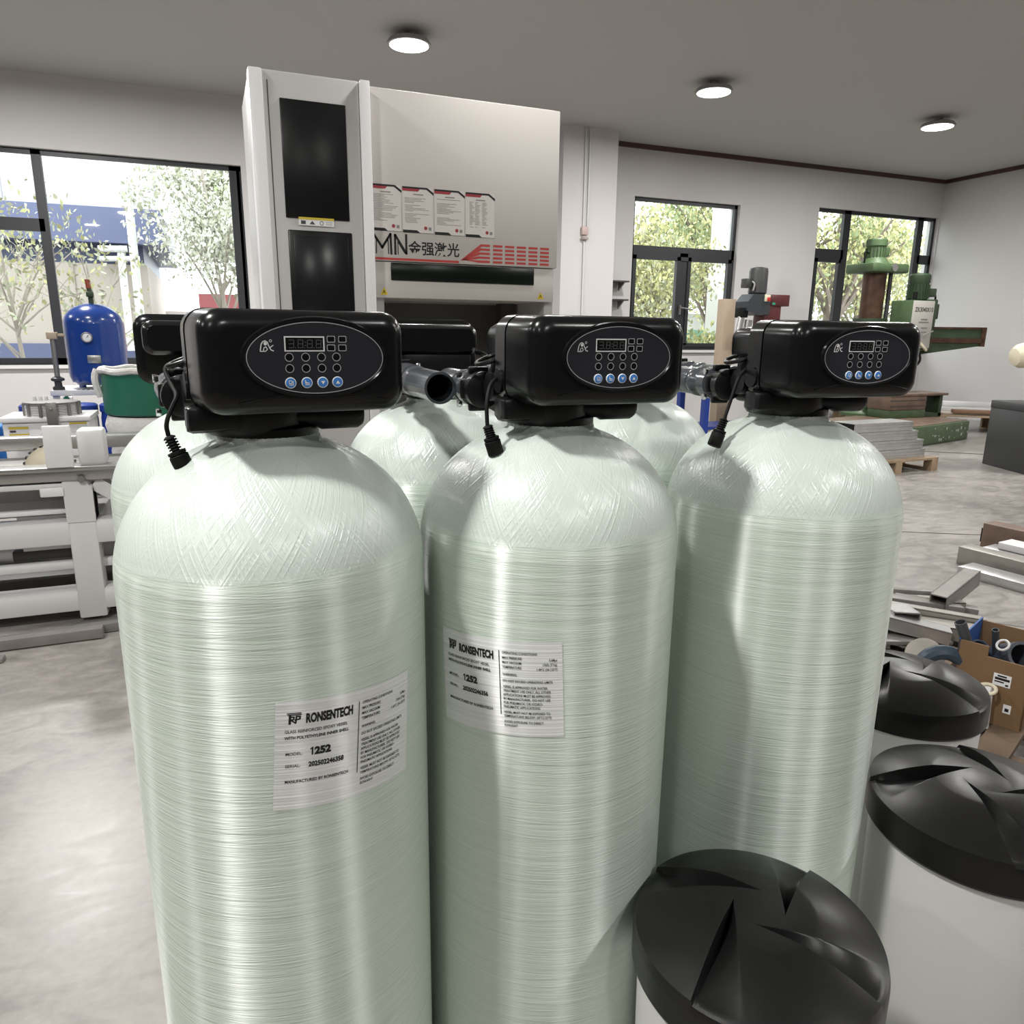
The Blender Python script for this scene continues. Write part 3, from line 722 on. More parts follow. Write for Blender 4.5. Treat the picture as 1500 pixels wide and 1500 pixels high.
m = MB()
for k in range(7): m.lathe([(.138, k * .0098), (.146, k * .0098 + .001), (.146, k * .0098 + .007), (.138, k * .0098 + .0085)], seg=12)
m.build('plate_stack', WHITEM, t)
MB().lathe([(.15, .066), (.15, .078), (.09, .082)], seg=12).build('top_plate', STEELD, t)
for k in range(12): a = 2 * PI * (k + .5) / 12; MB().cbox((.146 * math.cos(a), .146 * math.sin(a), .035), (.012, .016, .075), 0, (0, 0, a)).build('banding_strap', STEELD, t)
MB().cbox((.022, -.165, .02), (.055, .012, .13), .002).cbox((.022, -.173, .045), (.014, .01, .014), .002).build('bracket', STEELD, t)
for dx in (-.06, -.03, 0): MB().cyl((dx - .03, .03, .08), (dx - .03, .03, .105), .012, .008, 10).build('bolt', WHITEM, t)
tag(MB().box(-1.72, -1.235, 5.1, 5.5, .35, .83, .02).box(-1.74, -1.215, 5.08, 5.52, .80, .855, .015).build('blue_tote', BLUEL), 'bright blue plastic tote at the left edge beside the white case', 'tote')

# air receiver on its rack, drums below
t = thing('storage_rack', 'pale perforated metal shelf rack under the blue air tank', 'rack', (-.80, 6.66, 0))
m = MB()
for sx in (-.28, .27):
    for sy in (-.23, .25): m.box(sx - .02, sx + .02, sy - .02, sy + .02, 0, .955)
m.build('leg_frame', WHITEM, t)
MB().box(-.31, .30, -.27, .28, .95, .99, .004).build('shelf', WHITEM, t)
m = MB()
for k in range(12): m.box(-.14 + k * .033, -.122 + k * .033, -.26, -.20, .9895, .9915)
m.build('vent_slot', DARKG, t)
for k, u0 in enumerate((-.20, .07, .35)):
    v0 = MB().cyl((u0 - .035, -.31, .93), (u0 + .035, -.31, .93), .02, seg=14); v0.build('pipe_fitting', WHITEM, t)
    if k < 2: MB().cyl((u0 + .0, -.335, .93), (u0 + .0, -.30, .93), .022, seg=12).build('green_valve', GREENB, t)
t = thing('air_tank', 'upright blue air receiver tank with gauge on the rack', 'air tank', (-.80, 6.62, .99))
pr = [(.16, .03), (.19, .05), (.203, .09), (.205, .12), (.205, .48)] + [(.205 * math.cos(a * PI / 18), .48 + .155 * math.sin(a * PI / 18)) for a in range(1, 9)] + [(.02, .635)]
MB().lathe(pr, seg=48).build('tank_shell', BLUET, t)
m = MB()
for k in range(3): a = 2 * PI * k / 3 + .5; m.cbox((.16 * math.cos(a), .16 * math.sin(a), .04), (.05, .02, .08), .003, (0, 0, a))
m.build('foot', BLUET, t)
MB().lathe([(.004, 0), (.035, 0), (.035, .018), (.031, .02)], M=Matrix.Translation((-.03, -.200, .385)) @ Matrix.Rotation(PI / 2, 4, 'X'), seg=24).build('pressure_gauge', WHITEP, t)
m = MB(); m.tube([(-.03 + .034 * math.cos(2 * PI * k / 24), -.220, .385 + .034 * math.sin(2 * PI * k / 24)) for k in range(24)], .005, 8, True); put(m, stroke2d([(-.03, .385), (-.018, .40)], .006), lambda x, z: (x, -.2225, z)); m.build('gauge_bezel', STEELD, t)
MB().box(-.045, .045, -.212, -.198, .195, .255, .004).build('rating_plate', STEEL, t)
m = MB().cyl((0, 0, .63), (0, 0, .70), .018).cbox((.0, -.02, .70), (.05, .035, .04), .006).cyl((0, 0, .70), (-.005, 0, .745), .02, .016); m.build('safety_valve', GREEND, t)
MB().cyl((-.005, 0, .745), (-.012, 0, .80), .02, .014).cbox((-.01, 0, .80), (.035, .02, .02), .004).build('valve_cap', mat('valve_red', (.25, .05, .02), .5), t)
t = thing('air_line', 'grey vertical air pipe with fittings left of the blue tank', 'pipe', (-1.06, 6.45, .99))
MB().cyl((0, 0, .0), (0, 0, .38), .018).build('riser', STEELD, t)
MB().cbox((0, 0, .395), (.07, .06, .05), .008).cbox((.03, 0, .40), (.10, .02, .02), .003).build('top_bracket', BEIGE, t)
MB().lathe([(.04, 0), (.04, .02), (.025, .03), (.025, .06), (.045, .07), (.045, .085), (.02, .1)], seg=18).build('base_fitting', DGREY, t)
for k, (u0, v0, lab) in enumerate(((-1.17, 6.24, 'blue plastic drum under the rack, farthest left behind the white case'), (-.91, 6.22, 'blue plastic drum under the rack, middle one of three'), (-.655, 6.20, 'blue plastic drum with a white paper label beside the white filter bag'))):
    t = thing('blue_drum', lab, 'drum', (u0, v0, 0), 0, 'blue drums under the rack')
    MB().lathe([(.10, 0), (.118, .02), (.118, .80), (.112, .84), (.122, .85), (.122, .895), (.11, .905), (.06, .91)], seg=32).build('drum_body', BLUED, t)
    if k == 2:
        MB().box(-.03, .03, -.1235, -.117, .69, .755, 0).build('paper_label', WHITEP, t)
t = thing('water_bottle', 'small clear blue bottle standing by the blue drum', 'bottle', (-.80, 5.80, .0))
MB().lathe([(.05, 0), (.055, .02), (.055, .54), (.05, .56), (.02, .60), (.02, .63)], seg=20).build('bottle_body', mat('bottle_blue', (.08, .35, .55), .2), t)
MB().lathe([(.056, .55), (.022, .605), (.022, .632)], seg=20).build('shoulder', mat('bottle_white', (.45, .6, .68), .2), t)
# dust collector
t = thing('dust_collector', 'dust collector with green ring and white cloth bag', 'dust collector', (-.385, 5.82, 0))
m = MB()
pr = []
for k in range(13): z = .12 + .74 * k / 12; pr.append((.30 + .012 * math.sin(k * 1.9) + .01 * math.sin(k * .7), z))
m.lathe(pr, seg=40); m.build('lower_bag', CLOTH, t)
MB().lathe([(.305, .87), (.315, .88), (.315, 1.15), (.305, 1.16)], seg=48).build('ring_drum', GREENB, t)
m = MB(); m.tube([(.316 * math.cos(2 * PI * k / 40), .316 * math.sin(2 * PI * k / 40), 1.165 + .006 * math.sin(5 * k)) for k in range(40)], .022, 8, True); m.build('bag_hem', CLOTH, t)
MB().tube([(-.325, -.05, 1.17), (-.345, -.06, 1.12), (-.335, -.06, 1.04), (-.32, -.05, .99)], .025, 8, smooth_n=2).build('hanging_strap', CLOTH, t)
m = MB()
for k in range(3): a = 2 * PI * k / 3 + .3; m.cyl((.27 * math.cos(a), .27 * math.sin(a), 0), (.27 * math.cos(a), .27 * math.sin(a), .14), .02)
m.build('leg', DGREY, t)

# ------------------------------------------------------------------ control cabinet
t = thing('control_cabinet', 'tall grey white control cabinet with two black glass panels', 'cabinet', (.60, 4.40, 0))
MB().box(-.30, .262, 0, .75, .05, 2.75, .012).build('body', CABG, t)
MB().box(-.305, -.235, -.012, .1, .05, 2.75, .01).build('corner_post', WHITEM2, t)
MB().box(.262, .315, -.03, .75, .05, 2.75, .006).build('side_trim', WHITEM2, t)
MB().box(-.156, .184, -.010, .01, 2.035, 2.62, .004).build('upper_panel', TINT, t)
MB().box(-.150, .196, -.008, .01, 1.30, 1.975, .008).build('screen_bezel', TINT, t)
MB().box(-.122, .170, -.0105, -.004, 1.33, 1.945, .002).build('touch_screen', mat('screen_glass', (.009, .010, .011), .22, spec=.35), t)
m = MB().use(WHITEP); put(m, rect2d(-.092, 2.000, .097, 2.042), lambda x, z: (x, -.0118, z)); m.use(YELL); put(m, rect2d(-.092, 2.030, .097, 2.042), lambda x, z: (x, -.0126, z))
m.use(DARKG); put(m, rect2d(-.08, 2.006, -.055, 2.024), lambda x, z: (x, -.0126, z)); put(m, ring2d(.03, 2.015, .011, .003, 16), lambda x, z: (x, -.0126, z)); put(m, ([(-.035, 2.007), (-.005, 2.007), (-.02, 2.025)], [(0, 1, 2)]), lambda x, z: (x, -.0126, z))
m.use(GREYP); put(m, rect2d(.052, 2.018, .088, 2.022), lambda x, z: (x, -.0126, z)); put(m, rect2d(.052, 2.008, .088, 2.012), lambda x, z: (x, -.0126, z))
m.build('warning_strip', None, t, flat=True, recalc=False)
MB().box(-.215, -.210, -.003, .004, .1, 2.7, 0).build('door_seam', DARKG, t)

# ------------------------------------------------------------------ laser cutting machine
t = thing('laser_cutter', 'large white laser cutting machine with red striped front door', 'machine', (1.5, 4.5, 0))
ox = 1.5
MB().box(.93 - ox, 2.11 - ox, .06, 1.6, 1.64, 2.78, .01).build('upper_housing', MACHG, t)
m = MB()
m.box(.92 - ox, 1.0 - ox, .06, 1.55, 0, 1.64); m.box(2.05 - ox, 2.11 - ox, .06, 1.55, 0, 1.64); m.box(.93 - ox, 2.11 - ox, 1.5, 1.6, 0, 1.64)
m.build('side_frame', CABG, t)
MB().box(.95 - ox, 2.10 - ox, .9, .93, .1, 1.64).build('inner_wall', mat('inner_grey', (.13, .125, .12), .5), t)
MB().box(1.92 - ox, 2.02 - ox, .5, .6, .1, 1.64).build('inner_post', DARKG, t)
MB().box(.925 - ox, 2.108 - ox, 0, .06, 1.846, 2.76, .006).build('upper_door', MACHG, t)
MB().box(.94 - ox, 2.095 - ox, .012, .06, 1.638, 1.842, .006).build('lower_door', MACHG, t)
MB().box(1.035 - ox, 1.953 - ox, .004, .02, 1.738, 1.838, .004).build('viewing_window', mat('green_black_glass', (.004, .008, .005), .25, spec=.3), t)
Z = -.0010
for k in range(4):
    x0 = .918 + k * .1925 - ox; m = MB(); hgt = 2.262 - k * .002
    FP = lambda d: (lambda x, z: (x0 + x, Z - d, hgt + z))
    m.use(mat('poster_paper', (.60, .57, .54), .5)); put(m, rect2d(0, -.252, .184, 0), FP(0))
    m.use(INK); put(m, ([(.0, .0), (.150, .0), (.188, -.026), (.188, -.040), (.145, -.010), (0, -.010)], [(0, 1, 2, 3, 4, 5)]), FP(.0005))
    put(m, ([(0, -.236), (.085, -.236), (.105, -.252), (.0, -.252)], [(0, 1, 2, 3)]), FP(.0005)); put(m, rect2d(0, -.252, .188, -.250), FP(.0005))
    m.use(mat('poster_red', (.30, .03, .04), .5)); put(m, ([(.0, -.010), (.105, -.010), (.093, -.024), (0, -.024)], [(0, 1, 2, 3)]), FP(.0005))
    m.add([FP(.0006)(.137 + .010 * math.cos(2 * PI * q / 16), -.222 + .010 * math.sin(2 * PI * q / 16)) for q in range(16)], [tuple(range(16))])
    m.use(mat('poster_grey_print', (.22, .21, .20), .5))
    put(m, rect2d(.065, -.043, .125, -.037), FP(.0005)); rr_ = random.Random(k)
    y = -.052
    while y > -.195:
        if rr_.random() > .18:
            if k == 3: [put(m, rect2d(a, y - .0022, a + rr_.uniform(.015, .035), y), FP(.0005)) for a in (.025, .06, .105)]
            else: put(m, rect2d(.014, y - .0022, rr_.uniform(.06, .165), y), FP(.0005))
        y -= .0078
    put(m, rect2d(.155, -.233, .172, -.216), FP(.0006))
    m.build('instruction_poster', None, t, flat=True, recalc=False)
FZ = lambda x, z: (x - ox, -.0012, z)
m = MB()
def letter(pts, wd): put(m, stroke2d(pts, wd), FZ)
letter([(.930, 1.885), (.934, 1.995), (.985, 1.918), (1.035, 1.995), (1.038, 1.885)], .013)
letter([(.953, 1.972), (.985, 1.925), (1.02, 1.972)], .005); letter([(1.022, 1.885), (1.020, 1.965)], .006); letter([(.950, 1.885), (.952, 1.965)], .006)
letter([(1.062, 1.885), (1.062, 1.992), (1.128, 1.890), (1.128, 1.995)], .013); letter([(1.078, 1.885), (1.078, 1.955), (1.118, 1.892)], .005)
v2 = text2d('\u91d1\u5f3a\u6fc0\u5149', .082, .0013, 1.0); mnx = min(p[0] for p in v2[0]); mxx = max(p[0] for p in v2[0])
put(m, v2, lambda x, z: FZ(1.140 + (x - mnx) * (.315 / (mxx - mnx)), 1.893 + z))
m.build('maker_lettering', INK, t, flat=True, recalc=False)
m = MB()
put(m, rect2d(.925, 1.851, 1.452, 1.864), FZ)
for k in range(5):
    zt = 1.966 - k * .0235
    put(m, ([(1.462 + .008 * k, 1.868 + .001 * k), (1.474 + .008 * k, 1.868), (1.60 - .006 * k, zt - .013), (1.652, zt - .013), (1.652, zt), (1.592 - .006 * k, zt)], [(0, 1, 2, 3, 4, 5)]), FZ)
    for q in range(5):
        x0 = 1.672 + q * .079; put(m, rect2d(x0, zt - .013, x0 + .062, zt), FZ)
m.build('red_stripe', REDINK, t, flat=True, recalc=False)
for xx in (.992, 2.003):
    m = MB().use(YELL); FW = lambda x, z: (x - ox, .0108, z)
    put(m, ([(xx - .024, 1.655), (xx + .024, 1.655), (xx, 1.698)], [(0, 1, 2)]), FW); m.use(INK); FW2 = lambda x, z: (x - ox, .0102, z)
    put(m, stroke2d([(xx - .008, 1.664), (xx, 1.68), (xx + .006, 1.664)], .004), FW2); m.build('warning_triangle', None, t, flat=True, recalc=False)

# ------------------------------------------------------------------ column fittings, wall shelves
t = thing('wall_alarm', 'small pinkish round alarm with conduit on the white column', 'alarm', (5.07, 9.945, 2.80))
MB().cbox((0, -.02, .05), (.11, .05, .12), .02).build('alarm_body', mat('alarm_pink', (.52, .40, .38), .5), t)
MB().lathe([(.05, 0), (.055, .02), (.035, .05)], M=Matrix.Translation((0, -.02, -.07)), seg=16).build('sounder', mat('alarm_base', (.42, .36, .34), .5), t)
MB().cyl((-.02, -.012, .1), (-.02, -.012, 1.38), .012).cyl((.045, -.012, .1), (.045, -.012, 1.38), .012).cyl((0, -.012, -.1), (0, -.012, -1.5), .014).build('conduit', WHITEM, t)
t = thing('wall_shelf', 'two small dark shelves on the wall right of the white column', 'shelf', (5.80, 10.5, 0))
for z in (2.20, 1.93):
    MB().box(-.22, .22, -.26, 0, z, z + .022).build('board', DGREY, t)
    MB().prism([(-.02, z), (-.20, z), (-.02, z - .12)], -.18, -.16, 'x').prism([(-.02, z), (-.20, z), (-.02, z - .12)], .16, .18, 'x').build('bracket', STEELD, t)

# ------------------------------------------------------------------ small bench drill and its corner
t = thing('work_table', 'blue legged steel work table under the dark red drill', 'table', (6.6, 8.3, 0))
MB().box(-.75, .95, -.30, .35, .86, .90, .004).build('tabletop', STEELD, t)
for sx, sy in ((-.65, -.25), (.85, -.25), (-.65, .3), (.85, .3)): MB().box(sx - .04, sx + .04, sy - .04, sy + .04, 0, .86).build('leg', BLUED, t)
MB().box(-.72, .92, -.24, .3, .22, .26).build('lower_shelf', BLUED, t)
t = thing('bench_drill', 'dark bench drill with black motor and dark red belt box', 'drill press', (7.0, 8.5, .90))
MB().lathe([(.10, 1.08), (.125, 1.10), (.125, 1.38), (.115, 1.42), (.05, 1.435)], seg=24).build('motor', DGREY, t)
MB().box(-.24, -.14, -.06, .06, 1.16, 1.28, .01).build('terminal_box', DGREY, t)
MB().tube([(-.15, -.03, 1.25), (-.11, -.08, 1.22), (-.14, -.08, 1.12)], .015, smooth_n=2).build('cable', STEELD, t)
MB().prism([(-.25, .98), (-.16, 1.08), (.12, 1.08), (.12, .82), (-.05, .80), (-.25, .86)], -.14, .12).build('gear_head', mat('blue_grey_casting', (.03, .036, .042), .4), t)
MB().box(.12, .455, -.13, .12, .93, 1.08, .006).box(.05, .33, -.12, .10, .62, .93, .006).build('belt_box', DRED, t)
m = MB().use(CREAM).box(.015, .105, -.155, -.14, .985, 1.075, .003).use(mat('switch_red', (.5, .02, .02), .4)).box(.05, .10, -.165, -.15, .99, 1.04, .003); m.build('switch', None, t)
MB().box(.16, .21, -.136, -.128, .945, .975).build('green_sticker', mat('sticker_green', (.02, .3, .16), .5), t)
MB().box(-.31, -.2, -.10, .05, .77, .90, .01).build('chuck_mount', MATTE, t)
MB().cyl((-.30, -.05, .60), (-.27, -.05, .78), .045).cyl((-.17, -.05, .56), (-.15, -.05, .74), .055).build('spindle', STEEL, t)
MB().cyl((.18, .0, 0), (.18, .0, .65), .06).box(-.25, .35, -.2, .2, 0, .04, .01).build('column', STEELD, t)
t = thing('beige_post', 'upright beige timber post by the window right of the column', 'post', (6.86, 8.95, 0))
MB().box(-.10, .10, -.08, .08, 0, 1.93, .005).build('plank', BEIGE, t)
t = thing('support_stand', 'small grey T shaped stand against the wall below the window', 'stand', (7.14, 9.5, 0))
MB().box(-.21, .21, -.02, .02, .975, 1.0).box(-.23, -.20, -.03, .03, .96, 1.03).build('crossbar', STEELD, t)
MB().cyl((0, 0, .0), (0, 0, .98), .018).lathe([(.14, 0), (.14, .02)], seg=24).build('pole', STEELD, t)

# ------------------------------------------------------------------ radial drilling machine
t = thing('radial_drill', 'large green radial drilling machine with rusty column', 'drilling machine', (9.2, 8.6, 0))
rotb = rad(14); dv = Vector((math.cos(rotb), math.sin(rotb), 0)); fr = Vector((10.20 - 9.2, 7.50 - 8.6, 0))
nb = Vector((-dv.y, dv.x, 0)); ctr = fr - dv * 1.2 + nb * .62
m = MB().cbox((ctr.x, ctr.y, .135), (2.4, 1.24, .27), .02, (0, 0, rotb)); m.build('base_plate', GREEN, t)
m = MB().cbox((ctr.x, ctr.y, .273), (2.34, 1.18, .012), .003, (0, 0, rotb)); m.build('base_surface', RUSTB, t)
rr_ = random.Random(5); m = MB()
for k in range(26):
    p = fr - dv * rr_.uniform(.04, 1.1) - nb * .003; s = rr_.uniform(.008, .028); m.cbox((p.x, p.y, rr_.uniform(.05, .24)), (s, .003, s * rr_.uniform(.6, 1.6)), 0, (0, 0, rotb))
m.build('chipped_paint', mat('bare_primer', (.45, .48, .42), .7), t)
MB().lathe([(.27, .27), (.27, .31), (.20, .36), (.185, .40), (.185, .95)], seg=40).build('column_sleeve', GREEN, t)
MB().lathe([(.158, .95), (.158, 2.34)], seg=40).build('column', RUST, t)
MB().box(-.33, .38, -.26, .26, 2.34, 2.47, .03).build('head_cap', GREEN, t)
MB().lathe([(.04, 0), (.055, 0), (.055, .01)], M=Matrix.Translation((.08, -.262, 2.41)) @ Matrix.Rotation(PI / 2, 4, 'X'), seg=20).build('badge', STEEL, t)
m = MB().lathe([(.21, 2.47), (.15, 2.54), (.13, 2.56), (.13, 2.70), (.145, 2.72), (.145, 2.80), (.13, 2.82)], (-.04, 0, 0), seg=28)
for k in range(20): a = 2 * PI * k / 20; m.cbox((-.04 + .135 * math.cos(a), .135 * math.sin(a), 2.63), (.02, .008, .13), 0, (0, 0, a))
m.box(.06, .13, -.10, .02, 2.58, 2.70, .01); m.build('lift_motor', GREEN, t)
MB().tube([(-.18, 0, 2.62), (-.28, -.02, 2.64), (-.26, -.02, 2.55), (-.24, 0, 2.47)], .012, smooth_n=2).build('motor_cable', MATTE, t)
MB().cyl((.20, -.10, .60), (.20, -.10, 2.36), .03).build('lift_screw', DGREY, t)
a0 = Vector((.0, 0, 0)); a1 = Vector((1.62, -.56, 0)); ad = (a1 - a0).normalized(); an = Vector((-ad.y, ad.x, 0)); ang = math.atan2(ad.y, ad.x)
M0 = Matrix.Rotation(ang, 4, 'Z')
m = MB(); m.T = M0; m.lathe([(.235, 1.12), (.235, 1.70)], seg=40)
m.prism([(.15, 1.10), (1.72, 1.325), (1.72, 1.56), (.15, 1.58)], -.13, .13, 'y'); m.build('arm', GREEND, t)
m = MB(); m.T = M0; m.box(.2, 1.73, -.145, .13, 1.56, 1.59); m.box(.2, 1.70, -.15, -.13, 1.36, 1.43); m.box(1.66, 1.73, -.15, .13, 1.31, 1.58); m.build('arm_way', RUST, t)
hx, hy = .50, -.45
m = MB().box(hx - .22, hx + .22, hy - .03, hy + .35, 1.24, 1.96, .012); m.build('spindle_head', GREEN, t)
m = MB().box(hx - .215, hx + .20, hy - .045, hy - .025, 1.28, 1.95, .006); m.build('front_plate', mat('plate_grey', (.44, .42, .39), .45), t)
m = MB().use(DARKG); v2 = text2d('ZK3040X10', .085, .002, .85, 'CENTER'); put(m, v2, lambda x, z: (hx + x, hy - .0465, 1.80 + z)); m.build('model_lettering', None, t, flat=True, recalc=False)
m = MB()
for a_, b_, z_ in ((-.04, .09, 1.68), (-.08, .12, 1.64), (-.02, .11, 1.56), (-.06, .10, 1.50)): put(m, rect2d(hx + a_, z_, hx + b_, z_ + .018), lambda x, z: (x, hy - .0465, z))
m.build('scale_plate', STEELD, t, flat=True)
MB().box(hx + .20, hx + .34, hy + .02, hy + .35, 1.22, 1.98, .015).build('head_side', GREEND, t)
m = MB().lathe([(.10, 1.96), (.13, 1.98), (.135, 2.20), (.145, 2.22), (.145, 2.32), (.12, 2.345)], (hx + .12, hy + .2, 0), seg=28)
for k in range(20): a = 2 * PI * k / 20; m.cbox((hx + .12 + .138 * math.cos(a), hy + .2 + .138 * math.sin(a), 2.09), (.02, .008, .20), 0, (0, 0, a))
m.build('spindle_motor', GREEND, t)
MB().box(hx + .22, hx + .38, hy + .10, hy + .26, 2.02, 2.14, .012).box(hx + .20, hx + .42, hy + .05, hy + .32, 1.70, 1.92, .015).build('motor_box', GREEND, t)
MB().tube([(hx + .36, hy + .16, 2.10), (hx + .44, hy + .16, 2.05), (hx + .44, hy + .16, 1.95), (hx + .40, hy + .16, 1.88)], .014, smooth_n=2).build('head_cable', MATTE, t)
MB().cyl((hx - .05, hy + .1, 1.96), (hx - .05, hy + .1, 2.08), .03).cyl((hx - .15, hy + .1, 1.96), (hx - .15, hy + .1, 1.99), .025).build('cap_stud', MATTE, t)
m = MB(); m.lathe([(.10, 0), (.10, .03), (.06, .05), (.05, .10)], M=Matrix.Translation((hx - .12, hy - .05, 1.44)) @ Matrix.Rotation(PI / 2, 4, 'X'), seg=24)
for k in range(3): a = 2 * PI * k / 3 + .4; m.cyl((hx - .12, hy - .12, 1.44), (hx - .12 + .22 * math.cos(a), hy - .17, 1.44 + .22 * math.sin(a)), .010)
m.build('feed_wheel', STEEL, t)
MB().cbox((hx + .05, hy - .055, 1.31), (.22, .03, .04), .008, (0, rad(35), 0)).build('feed_lever', CREAM, t)
MB().cyl((hx, hy + .12, 1.24), (hx, hy + .12, 1.10), .07, .045).build('spindle', DGREY, t)
MB().tube([(hx + .02, hy - .02, 1.25), (hx + .05, hy - .06, 1.12), (hx - .02, hy - .06, 1.03), (hx - .08, hy - .02, 1.02)], .018, smooth_n=2).build('coolant_hose', MATTE, t)
# table
m = MB().use(GREEN).box(-.10, .62, -.65, -.25, .279, .40, .01).use(RUSTB).box(-.11, .60, -.66, -.24, .40, .62, .006).box(-.13, 1.02, -.68, -.22, .60, .635, .006).use(GREEND).box(.92, .99, -.62, -.30, .28, .60, .01).prism([(.62, .28), (.99, .28), (.99, .33), (.62, .36)], -.62, -.30)
m.use(DARKG).box(-.115, .605, -.665, -.655, .45, .462).box(-.115, .605, -.665, -.655, .53, .542); m.build('work_table', None, t)

# ------------------------------------------------------------------ pallets
SHADEW = mat('shaded_pallet_wood', (0.14, 0.098, 0.064), 0.85, noise=(8, .3))  # pallet wood darkened: shade near the floor painted into its colour
def pallet(u, v, rz, lab, L=1.2, Wd=1.0, h=.14, z0=0, WOOD=WOOD):
    t = thing('wooden_pallet', lab, 'pallet', (u, v, z0), rz, 'wooden pallets on the floor')
    for k in range(5): MB().box(-L / 2, L / 2, -Wd / 2 + k * (Wd - .1) / 4, -Wd / 2 + .1 + k * (Wd - .1) / 4, h - .022, h).build('deck_board', WOOD, t)
    for sx in (-L / 2, -.05, L / 2 - .1):
        MB().box(sx, sx + .1, -Wd / 2, Wd / 2, h - .042, h - .022).build('stringer', WOOD, t)
        for sy in (-Wd / 2, -.05, Wd / 2 - .1): MB().box(sx, sx + .1, sy, sy + .1, .02, h - .042).build('block', WOOD, t)
        MB().box(sx, sx + .1, -Wd / 2, Wd / 2, 0, .02).build('runner', WOOD, t)
    return t
pallet(11.45, 8.05, rad(-38), 'wooden pallet under white boards by the right wall', 1.7, .8, .26)
pallet(10.8, 9.65, rad(-30), 'wooden pallet with stacked boards in the far corner behind the green drill', 1.3, .9, .26)
for k, (c, s, rz, mt, lab) in enumerate((
    ((11.42, 8.03, .276), (1.7, .40, .03), -38, WOODL, 'pale board lying on the pallet by the right wall, lowest'),
    ((11.30, 7.86, .317), (1.3, .14, .05), -38, mat('brown_board', (.20, .11, .07), .6), 'brown board on the pallet by the right wall'),
    ((11.55, 8.17, .317), (1.8, .16, .05), -38, WHITEM2, 'white profile on the pallet by the right wall'),
    ((11.70, 8.30, .383), (1.4, .11, .08), -38, WHITEM2, 'bright white channel leaning highest on the pallet by the right wall'),
    ((10.85, 9.62, .287), (1.3, .5, .05), -30, WOODL, 'wide pale boards on the corner pallet behind the green drill'),
    ((10.95, 9.7, .343), (1.5, .12, .06), -30, WHITEM2, 'long white strip on the corner pallet behind the green drill'))):
    o = MB().cbox((0, 0, 0), s, .004).build('stacked_board', mt); o.location = c; o.rotation_euler = (0, 0, rad(rz)); tag(o, lab, 'board', 'boards on the pallets')
# aluminium profile stack
pallet(6.78, 6.18, rad(3), 'wooden pallet under the stack of bright aluminium profiles', 1.25, .9, .15)
for lay in range(4):
    for k in range(2 if lay else 3):
        u0 = (6.93, 6.86, 6.80, 6.72)[lay] + .02 * math.sin(lay * 2.2 + k * 3); v0 = 5.83 + .03 * lay + k * .145; z0 = .15 + .098 * lay
        tt = thing('aluminium_profile', 'bright square aluminium profile in the stack on the pallet, %s layer, %s' % (('bottom', 'second', 'third', 'top')[lay], ('nearest edge', 'next one in', 'third one in')[k]), 'profile', (u0, v0, z0), rad(1.5), 'aluminium profiles stacked on the pallet')
        m = MB(); Lh = (.36, .41, .44, .44)[lay]; m.box(-Lh, Lh, 0, .14, 0, .010); m.box(-Lh, Lh, 0, .14, .085, .095); m.box(-Lh, Lh, 0, .008, .010, .085); m.box(-Lh, Lh, .132, .14, .010, .085); m.box(-Lh, Lh, -.007, 0, .0, .022); m.box(-Lh, Lh, -.007, 0, .073, .095); m.box(-Lh, Lh, -.004, 0, .04, .055)
        m.build('extrusion', ALU, tt)
        MB().box(-Lh - .012, -Lh, .0, .14, .005, .09).build('end_cap', MATTE, tt)

# dark floor cabinet with cream motor on the right edge
t = thing('floor_cabinet', 'dark grey metal cabinet on the floor at the right edge', 'cabinet', (8.75, 5.35, 0), rad(-20))
MB().box(-.55, .55, -.36, .42, 0, .66, .006).box(-.555, .555, -.365, .425, .66, .745, .008).build('body', DGREY, t)
MB().lathe([(.03, 0), (.03, .02), (.02, .025)], M=Matrix.Translation((-.42, -.366, .70)) @ Matrix.Rotation(PI / 2, 4, 'X'), seg=16).build('knob', STEELD, t)
MB().cyl((-.1, -.2, .745), (-.1, -.2, 1.2), .06).build('post', WHITEM, t)
m = MB().lathe([(.03, -.17), (.09, -.15), (.125, -.10), (.135, 0), (.125, .10), (.08, .14)], M=Matrix.Translation((-.69, -.23, 1.275)) @ Matrix.Rotation(rad(80), 4, 'Y'), seg=28); m.box(-.62, -.05, -.3, -.15, 1.2, 1.32, .02); m.build('motor', CREAM, t)
MB().tube([(-.50, -.25, 1.2), (-.52, -.27, 1.0), (-.50, -.27, .85), (-.50, -.25, .745)], .014, smooth_n=2).tube([(-.30, -.25, 1.15), (-.38, -.28, .95), (-.30, -.28, .82), (-.28, -.2, .745)], .010, smooth_n=2).tube([(-.45, -.30, .88), (-.58, -.33, .85), (-.60, -.37, .75), (-.57, -.38, .70)], .010, smooth_n=2).build('cable', MATTE, t)

# long aluminium beams at the right edge
for k, (c, s, rz, mt, lab) in enumerate((
    ((4.42, 2.45, .0275), (.17, 1.25, .055), 8, ALU, 'long aluminium beam on the floor at the right edge, nearest of the stack'),
    ((4.62, 2.62, .0575), (.13, 1.25, .115), 8, ALUD, 'tall dull aluminium beam on the floor at the right edge, second of the stack'),
    ((4.82, 2.62, .05), (.16, 1.2, .10), 8, ALU, 'wide aluminium beam on the floor at the right edge, third of the stack'),
    ((4.86, 2.60, .125), (.16, 1.1, .045), 8, WHITEM2, 'white coated beam lying on top of the beams at the right edge'),
    ((5.12, 2.85, .09), (.14, 1.2, .18), 8, RUSTB, 'brown beam with black end cap at the right edge behind the white one'))):
    o = MB().cbox((0, 0, 0), s, .004).build('metal_beam', mt); o.location = c; o.rotation_euler = (0, 0, rad(rz)); tag(o, lab, 'beam', 'beams at the right edge')
    if k == 4: MB().cbox((0, s[1] / 2 + .006, .0), (.12, .012, .10), .002).build('end_cap', MATTE, o)

